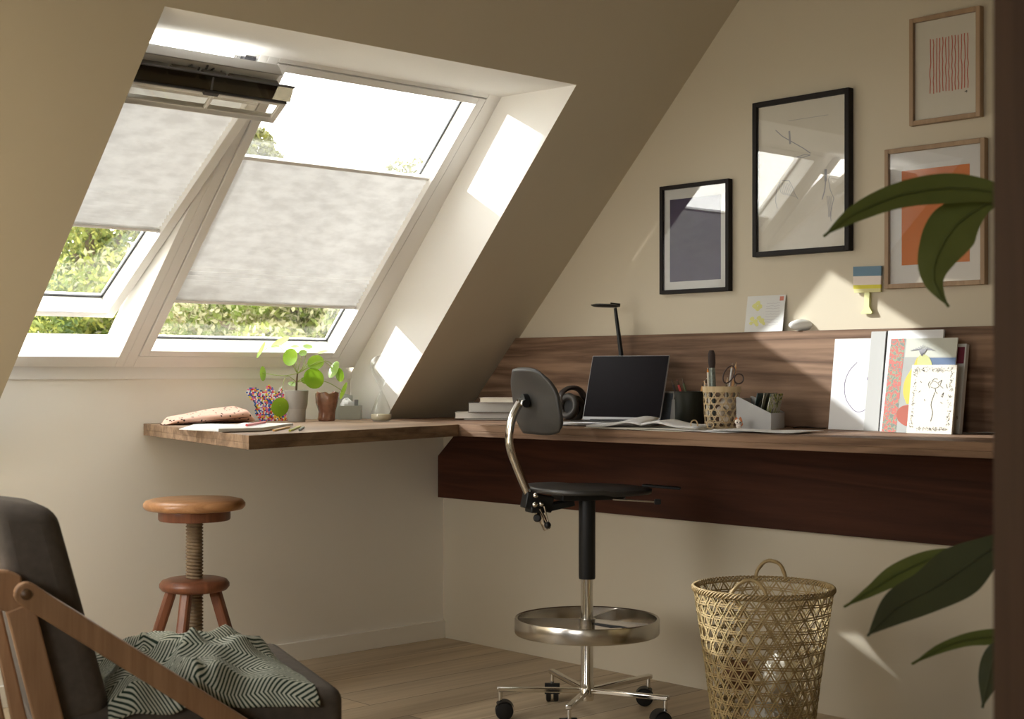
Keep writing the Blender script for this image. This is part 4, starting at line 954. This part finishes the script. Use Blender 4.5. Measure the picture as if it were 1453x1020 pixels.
# open notebook and loose sheets
def onD(x,y,z=ZD): return onZ(x,y,z)
e=empty('open_notebook',tuple(atX(905,-.46)),'open notebook with blank white pages lying before the laptop','notebook')
nb=atX(922,-.455,ZD+.0045); ex=(R*.93-D*.36).normalized(); ey=U.cross(ex)
Mn=axes(nb,ex,ey,U)
for sg in (-1,1):
    def pg(u,v,sg=sg): 
        x=sg*u*.17; return (x,-.10+.20*v,.006+.014*math.exp(-((u-.25)/.28)**2)*(1.0)+.0*v+(.012*(1-u) if sg<0 else 0)*v)
    m=MB().at(M=Mn); m.grid(pg,14,4); m.build('page_block',PAPER,e,smooth=60,solid=.006)
m=MB().at(M=Mn); m.box(-.175,.175,-.105,.105,.0004,.002); m.build('cover',CREAM,e,smooth=0)
def flatsheet(label,cxp,x,w_,d_,rot,z,mt):
    c=atX(cxp,x,ZD+z); M=axes(c,Vector((math.sin(rot),-math.cos(rot),0)),Vector((math.cos(rot),math.sin(rot),0)),U)
    m=MB().at(M=M); m.grid(lambda u,v:((u-.5)*w_,(v-.5)*d_,.0012*math.sin(5*u+3*v)+.0014),10,8); tag(m.build('loose_sheet',mt,loc=tuple(c),smooth=60,solid=.0006),label,'paper','loose sheets along the desk edge')
flatsheet('cream loose sheet under the open notebook, at the desk edge',930,-.50,.30,.16,.10,.0006,CREAM)
flatsheet('white loose sheet in front of the woven cup',1010,-.43,.29,.20,-.06,.0012,PAPER)
flatsheet('white loose sheet reaching in front of the grey file box',1085,-.40,.28,.18,.12,.0036,PAPER)
for px_,x_,lb_ in ((985,-.46,'pale wooden ring standing on the sheets, nearer the laptop'),(1008,-.43,'pale wooden ring standing in front of the woven cup')):
    c=atX(px_,x_,ZD+.006); k=mpx(1,c); pts=[c+R*6.0*k*math.cos(t)*.85+U*(6.2*k+6.0*k*math.sin(t))+D*3*k*math.cos(t) for t in [2*math.pi*i/28 for i in range(28)]]
    tag(MB().tube(pts,.0019,8,closed=True).build('wooden_ring',WV,loc=tuple(c)),lb_,'ring','small wooden rings on the papers')

# leaning pictures and boards at the right
VEL=flat('violet_pencil',96,84,120); 
def art_face(M,w,h,e):
    s=lambda P:[(w*a,h*b) for a,b in P]
    c1=catmull([(x,y,0) for x,y in s([(.55,.74),(.38,.64),(.30,.50),(.34,.36),(.45,.27),(.62,.20),(.82,.23),(.95,.35),(.97,.5)])],6)
    c2=catmull([(x,y,0) for x,y in s([(1.0,.40),(.98,.52),(.80,.55),(.86,.62),(.95,.76),(1.0,.80),(1.12,.70),(1.05,.60),(.86,.54)])],6)
    m=MB().at(M=M); m.path([(p.x,p.y) for p in c1],.0020); m.path([(p.x,p.y) for p in c2],.0024); m.build('line_drawing',VEL,e,smooth=0)
def art_fruit(M,w,h,e):
    def blob(name,mt,P,z): 
        m=MB().at(M=M); c=catmull([(w*a,h*b,0) for a,b in P+[P[0]]],5)[:-1]; m.prism([(p.x,p.y) for p in c],z,z+.0003); m.build(name,mt,e,smooth=0)
    MB().at(M=M).box(0,w,0,h,.0001,.0004).build('ground',mat('grey_wash',(.34,.35,.33,1),.7,noise_amt=.15,nscale=14),e,smooth=0)
    MB().at(M=M).box(w*.55,w,h*.55,h*.79,.0004,.0007).build('blue_field',flat('blue_paint',84,104,134,n=.12,nscale=25),e,smooth=0)
    MB().at(M=M).box(w*.24,w,h*.80,h,.0004,.0006).build('pale_field',flat('cream_paint',190,192,180,n=.08,nscale=20),e,smooth=0)
    m=MB().at(M=M); m.box(0,w*.22,0,h,.0004,.0007); m.build('floral_border',stripes('floral_print',[(96,100,90),(120,136,104),(176,76,62),(104,108,96),(150,156,136)],95,dist=.6),e,smooth=0)
    blob('yellow_fruit',flat('yellow_paint',206,178,70,n=.12,nscale=20),[(.34,.30),(.27,.42),(.28,.56),(.38,.70),(.44,.80),(.56,.80),(.62,.70),(.60,.5),(.52,.34)],.0008)
    blob('pale_fruit',flat('green_yellow_paint',186,188,128,n=.12,nscale=20),[(.44,.72),(.44,.79),(.50,.83),(.60,.80),(.66,.72),(.62,.66),(.50,.68)],.0012)
    blob('red_fruit',flat('red_paint',160,80,62,n=.15,nscale=20),[(.24,.12),(.20,.20),(.26,.27),(.38,.29),(.50,.26),(.54,.18),(.48,.10),(.36,.07)],.0012)
    m=MB().at(M=M)
    for a in range(-5,6): m.path([(w*.50,h*.81),(w*(.50+.012*a),h*.88),(w*(.50+.036*a),h*(.93-abs(a)*.012))],.0020,.0022)
    m.build('leaf_crown',PEN,e,smooth=0)
def art_ink(M,w,h,e):
    rnd=random.Random(11); m=MB().at(M=M)
    for x0,x1,y0,y1,hz in ((.10,.90,.90,.96,1),(.10,.90,.05,.09,1),(.06,.13,.08,.94,0),(.87,.94,.08,.94,0)):
        for i in range(70):
            x=w*rnd.uniform(x0,x1); y=h*rnd.uniform(y0,y1); a=rnd.uniform(0,6.28); r=.0022
            m.path([(x,y),(x+r*math.cos(a),y+r*math.sin(a)),(x+r*math.cos(a+1.3)*1.6,y+r*math.sin(a+1.3)*1.6)],.0007)
    m.build('ink_border',INK,e,smooth=0)
    m=MB().at(M=M); s=lambda P:[(w*a,h*b) for a,b in P]
    c=catmull([(x,y,0) for x,y in s([(.52,.18),(.55,.30),(.50,.42),(.53,.52),(.56,.60)])],6)
    for p,q_ in zip(c,c[1:]): m.path([(p.x,p.y),(q_.x,q_.y)],.0018)
    c=catmull([(x,y,0) for x,y in s([(.44,.70),(.50,.76),(.60,.74),(.64,.69),(.56,.66),(.46,.68)])],5); m.path([(p.x,p.y) for p in c],.0013)
    for P in ([(.44,.66),(.40,.72),(.44,.76)],[(.48,.77),(.54,.80),(.60,.79)],[(.62,.74),(.70,.78),(.66,.70),(.74,.66)],[(.56,.66),(.58,.61),(.62,.58)],[(.72,.56),(.76,.60),(.74,.53),(.70,.55)],[(.70,.46),(.75,.44)],[(.25,.74),(.22,.76)],[(.24,.62),(.20,.60)],[(.34,.50),(.36,.47)],[(.80,.72),(.83,.66)]): m.path(s(P),.0016)
    m.build('ink_drawing',INK,e,smooth=0)
g_='pictures and boards leaning on the back board'
stand('drawing_sheet','white sheet with a faint line drawing, leftmost of the leaning pictures','drawing',1175,1238,-.085,131,.036,.002,PAPER,art_face,g_)
stand('grey_board','tall narrow pale grey board leaning between drawing sheet and fruit painting','board',1225,1246,-.105,143,.042,.006,mat('board_grey',(.44,.44,.42,1),.75),None,g_)
def art_gap(M,w,h,e): MB().at(M=M).box(-.002,.0022,0,h,-.012,.0002).build('shadow_strip',INK,e,smooth=0)  # black strip drawn in for the shadow gap between the boards
stand('white_board','tall white board with a painted shadow strip leaning behind the fruit painting','board',1247,1327,-.105,147,.046,.008,PAPER,art_gap,g_)
stand('fruit_painting','colourful fruit painting with a floral border leaning on the back board','painting',1251,1346,-.138,137,.050,.004,GREYP,art_fruit,g_)
def art_label(M,w,h,e): MB().at(M=M).box(w*.10,w-.004,h*.78,h*.965,.0001,.0006).build('maroon_label',flat('maroon_print',120,44,62),e,smooth=0)
stand('grey_book','grey hardback with a maroon label standing half behind the fruit painting','book',1330,1361,-.105,129,.040,.016,GREYP,art_label,g_)
stand('ink_drawing_board','small framed-border ink drawing of a flower, front of the leaning pictures','drawing',1286,1350,-.162,99,.030,.008,CREAM,art_ink,g_)

# ------------------------------------------------------------------ on the ledge and the wall
ZB=1.183
def art_post(M,w,h,e):
    YP=flat('yellow_green_paint',206,204,130); m=MB().at(M=M)
    for x,y,r in ((.22,.72,.06),(.30,.80,.05),(.36,.70,.05),(.30,.64,.05),(.18,.36,.05),(.27,.28,.055),(.36,.38,.05),(.44,.30,.06),(.32,.20,.04),(.16,.24,.04),(.50,.22,.035)):
        m.prism([(w*x+w*r*(1+.3*math.sin(2.5*t))*math.cos(t),h*y+w*r*math.sin(t)) for t in [2*math.pi*i/14 for i in range(14)]],.0002,.0006)
    m.build('painted_flowers',YP,e,smooth=0)
    rnd=random.Random(2); m=MB().at(M=M)
    for i in range(9):
        y=h*(.78-.075*i); pts=[(w*(.52+.045*j)+rnd.uniform(-.001,.001),y+rnd.uniform(-.0015,.0015)) for j in range(9)]; m.path(pts,.0006)
    m.build('handwriting',flat('grey_violet_ink',150,140,150),e,smooth=0)
    MB().at(M=M).box(w*.86,w*.96,h*.84,h*.96,.0002,.0006).build('stamp',flat('red_stamp',190,116,96),e,smooth=0)
stand('postcard','painted flower postcard with a red stamp standing on the ledge','card',1056,1110,-.024,52,.018,.0012,GREYP,art_post,None,z0=ZB)
pbp=atX(1137,-.018,ZB); k=mpx(1,pbp)
m=MB().at(M=va(pbp+U*8.2*k)); m.ball((0,0,0),(17*k,.016,8.1*k),26,16,fn=lambda t,p:1+.05*math.sin(2*t+.6)+.03*math.cos(3*p)); tag(m.build('white_pebble',mat('white_stone',(.80,.80,.77,1),.6,nscale=20),loc=tuple(pbp),smooth=80),'smooth white pebble lying on the ledge beside the postcard','stone')
def wallpoly(px,x0,x1): return [((p.y),(p.z)) for p in (onX(a,b,x0) for a,b in px)],x0,x1
e=empty('wall_ornament',tuple(onX(1230,445,-.02)),'flat striped paintbrush-shaped ornament in blue, white and yellow on the wall','ornament')
MW=axes((0,0,0),(0,1,0),(0,0,1),(1,0,0))
def wp_(name,px,mt,x0=-.013,x1=-.006):
    P=[onX(a,b,x0) for a,b in px]; MB().at(M=MW).prism([(p.y,p.z) for p in P],x0,x1).build(name,mt,e,smooth=0)
wp_('blue_band',[(1210.5,378.5),(1250.5,377),(1250,391),(1210.5,392)],flat('slate_blue_paint',100,130,150))
wp_('white_band',[(1210.5,392),(1250,391),(1249.5,403.5),(1210.5,404.5)],flat('warm_white_paint',226,214,204))
wp_('yellow_band',[(1210.5,404.5),(1249.5,403.5),(1249.5,409),(1211,410)],flat('yellow_band_paint',214,204,70))
wp_('cream_band',[(1211,410),(1249.5,409),(1249.5,414),(1212,415.5)],flat('cream_band_paint',214,208,150))
wp_('brush_handle',[(1226.5,415),(1233.5,414.8),(1233,435),(1237.5,443),(1236,445),(1222,445.3),(1221.5,443.5),(1226,438)],flat('pale_lime_paint',222,222,158))
wp_('spacer',[(1222,385),(1240,385),(1240,405),(1222,405)],flat('cream_core',200,196,160),-.0058,-.001)
CBL=flat('grey_cable',120,115,108,.5)
cbp=[atX(1358,-.10,ZD+.05),atX(1360,-.09,ZD+.02),atX(1366,-.08,ZD+.003),atX(1385,-.07,ZD+.003),atX(1400,-.06,ZD+.005),atX(1425,-.05,ZD+.003)]
tag(MB().tube(catmull(cbp,5),.0016,8).build('cable',CBL,loc=tuple(cbp[2])),'thin grey cable running from behind the leaning pictures to the post','cable')
cbp=[atX(1126,-.10,ZD+.002),atX(1135,-.07,ZD+.004),atX(1146,-.06,ZD+.005),atX(1155,-.08,ZD+.003),atX(1172,-.06,ZD+.002)]
tag(MB().tube(catmull(cbp,5),.0014,8).build('cable',BLK,loc=tuple(cbp[2])),'thin black cable on the desk right of the grey file box','cable')

# ------------------------------------------------------------------ woven waste basket
bp_=CAM+4.0*(D+(1083-CX)/F_PX*R); bp_.z=0
BSK=wood('aged_bamboo',(.20,.13,.05,1),(.42,.31,.15,1),'Z',1.5,.6,5); BSK2=wood('aged_bamboo_light',(.30,.22,.09,1),(.50,.40,.20,1),'Z',1.5,.6,5)
e=empty('waste_basket',tuple(bp_),'tall tapered open-weave bamboo basket with looped handles under the desk','basket')
Hb=.475; rb_=lambda z:.128+.060*(z/Hb)**1.25
A=axes(bp_,R,D,U)
m=MB().at(M=A); weave(m,rb_,.004,Hb-.01,30,1.75,.0042,.0016,.0012,.5,44,freq=26)
m.build('diagonal_weave',BSK,e,smooth=0)
m=MB().at(M=A@Matrix.Rotation(.05,4,'Z')); weave(m,lambda z:rb_(z)+.0012,.004,Hb-.01,30,1.75,.0026,.0014,.0012,.0,44,freq=26)
m.build('lighter_weave',BSK2,e,smooth=0)
m=MB().at(M=A); rnd=random.Random(4)
for j in range(15):
    z=.015+j*.0325
    for dz in (0,.006):
        if z+dz>Hb-.03: continue
        pts=[((rb_(z)+.001+.001*math.sin(13*t+j))*math.cos(t),(rb_(z)+.001+.001*math.sin(13*t+j))*math.sin(t),z+dz+.0025*math.sin(5*t+j*2)) for t in [2*math.pi*i/72 for i in range(73)]]
        strap(m,pts,[(p[0],p[1],0) for p in pts],.0034,.0014)
m.build('hoops',BSK,e,smooth=0)
m=MB().at(M=A)
for q in range(4):
    pts=[((rb_(Hb)+.004*math.cos(26*t+q*1.6))*math.cos(t),(rb_(Hb)+.004*math.cos(26*t+q*1.6))*math.sin(t),Hb-.006+.007*math.sin(26*t+q*1.6)) for t in [2*math.pi*i/260 for i in range(260)]]
    m.tube(pts,.0022,6,closed=True)
m.build('rim',BSK,e,smooth=60)
m=MB().at(M=A); m.lathe([(0,.002),(.127,.002),(.127,.006),(0,.006)],48); m.build('bottom',BSK,e)
def handle(th0,rad,up,lean):
    pts=[]
    for i in range(15):
        a=math.pi*i/14; s_=rad*math.cos(a); h_=up*math.sin(a); r0=rb_(Hb)+lean*math.sin(a); th_=th0+s_/rb_(Hb)
        pts.append((r0*math.cos(th_),r0*math.sin(th_),Hb-.010+h_))
    m=MB().at(M=A); m.tube(pts,.0048,10)
    for q in range(3): m.tube([Vector(p)+Vector((math.cos(i*1.9+q*2.1)*.0055,0,math.sin(i*1.9+q*2.1)*.0055)) for i,p in enumerate(catmull(pts,4))],.0017,6)
    m.build('handle',BSK,e,smooth=60)
handle(math.radians(74),.042,.055,.006); handle(math.radians(-112),.050,.045,-.035)
for i,(x,y,z,r_,lb_) in enumerate(((.01,-.02,.10,.07,'crumpled grey paper lowest inside the bamboo basket'),(.040,-.030,.240,.058,'crumpled pale paper in the middle of the bamboo basket'),(-.060,.03,.225,.045,'crumpled brown paper at the left inside the bamboo basket'))):
    m=MB().at(M=A@Matrix.Translation((x,y,z))); sd=i*3.7
    m.ball((0,0,0),r_,22,16,fn=lambda t,p:.88+.28*noise.noise(Vector((math.cos(t)*math.cos(p)*2.4+sd,math.sin(t)*math.cos(p)*2.4,math.sin(p)*2.4)))); tag(m.build('crumpled_paper',(GREYP,CREAM,flat('kraft_paper',120,84,60))[i],loc=tuple(A@Vector((x,y,z-r_))),smooth=20),lb_,'paper','crumpled papers in the basket')

# ------------------------------------------------------------------ large-leaved plant behind the post
DPL=2.3
def W4(px,py,d_): return CAM+d_*((px-CX)/F_PX*R+D+(HZ-py)/F_PX*U)
pb_=W4(1452,530,DPL+.05); pb_.z=0
e=empty('broad_leaved_plant',tuple(pb_),'potted plant with long glossy green leaves reaching out from behind the post','plant')
m=MB().at(M=axes(pb_,R,D,U)); m.lathe([(0,0),(.10,0),(.105,.005),(.13,.24),(.125,.245),(.118,.22),(0,.21)],40); m.build('pot',mat('terracotta',(.35,.14,.08,1),.8),e)
m=MB(); m.tube(catmull([pb_+U*.2,W4(1450,900,DPL+.04),W4(1446,600,DPL+.03),W4(1448,250,DPL+.03)],6),[.011]*12+[.009]*7,10); m.build('stem',flat('plant_stem',84,74,44),e)
LG=transl('plant_leaf_green',(.12,.15,.04,1),(.16,.19,.055,1),.3,6,rough=.45,spec=.35); LD=transl('plant_leaf_dark',(.065,.072,.040,1),(.085,.098,.05,1),.15,6,rough=.5,spec=.3)
def bigleaf(mid,wd,mt,dd=0,bend=0,foldk=.25,twist=0):
    n=len(mid); P=[W4(x,y,DPL+dd+bend*(i/(n-1))**1.5) for i,(x,y) in enumerate(mid)]
    C_=catmull(P,8); N_=len(C_)-1
    Wd_=catmull([(w_,0,0) for w_ in wd],8)
    kk=DPL/F_PX
    def fn(u,v):
        i=min(N_,int(round(v*N_))); tg=(C_[min(i+1,N_)]-C_[max(i-1,0)]).normalized()
        view=(C_[i]-CAM).normalized(); s_=tg.cross(view).normalized(); 
        n_=s_.cross(tg); s2_=(s_*math.cos(twist)+n_*math.sin(twist)); n2=s2_.cross(tg)
        a=(u-.5)*2; w_=max(0,Wd_[i].x)*kk
        return C_[i]+s2_*a*w_+n2*(foldk*abs(a)*w_)+n2*.0015*math.sin(v*22+a*2)*abs(a)
    m=MB(); m.grid(fn,10,N_); m.build('leaf',mt,e,smooth=70)
    MB().tube(C_[::4]+[C_[-1]],[.0022]*(len(C_[::4]))+[.0004],6).build('midrib',mt,e)
bigleaf([(1432,285),(1410,273),(1350,267),(1280,276),(1215,302),(1169,335)],[6,14,21,18,12,0],LG,0,-.10,.15)
bigleaf([(1430,280),(1398,291),(1358,318),(1330,362),(1325,400),(1346,435)],[4,12,36,27,13,0],LG,.03,-.08,.2)
bigleaf([(1440,760),(1408,778),(1365,808),(1318,838),(1272,862),(1231,902)],[8,20,36,29,22,0],LD,.0,-.12,.22)
bigleaf([(1440,780),(1370,785),(1320,794),(1272,815),(1236,838),(1198,861)],[4,8,14,15,8,0],LG,.08,-.06,.2)
bigleaf([(1440,900),(1410,903),(1370,908),(1330,922),(1294,942)],[4,11,9,6,0],LG,.02,-.05,.2)
bigleaf([(1440,915),(1415,925),(1404,958),(1394,1004)],[4,14,15,0],LD,.0,-.05,.2)
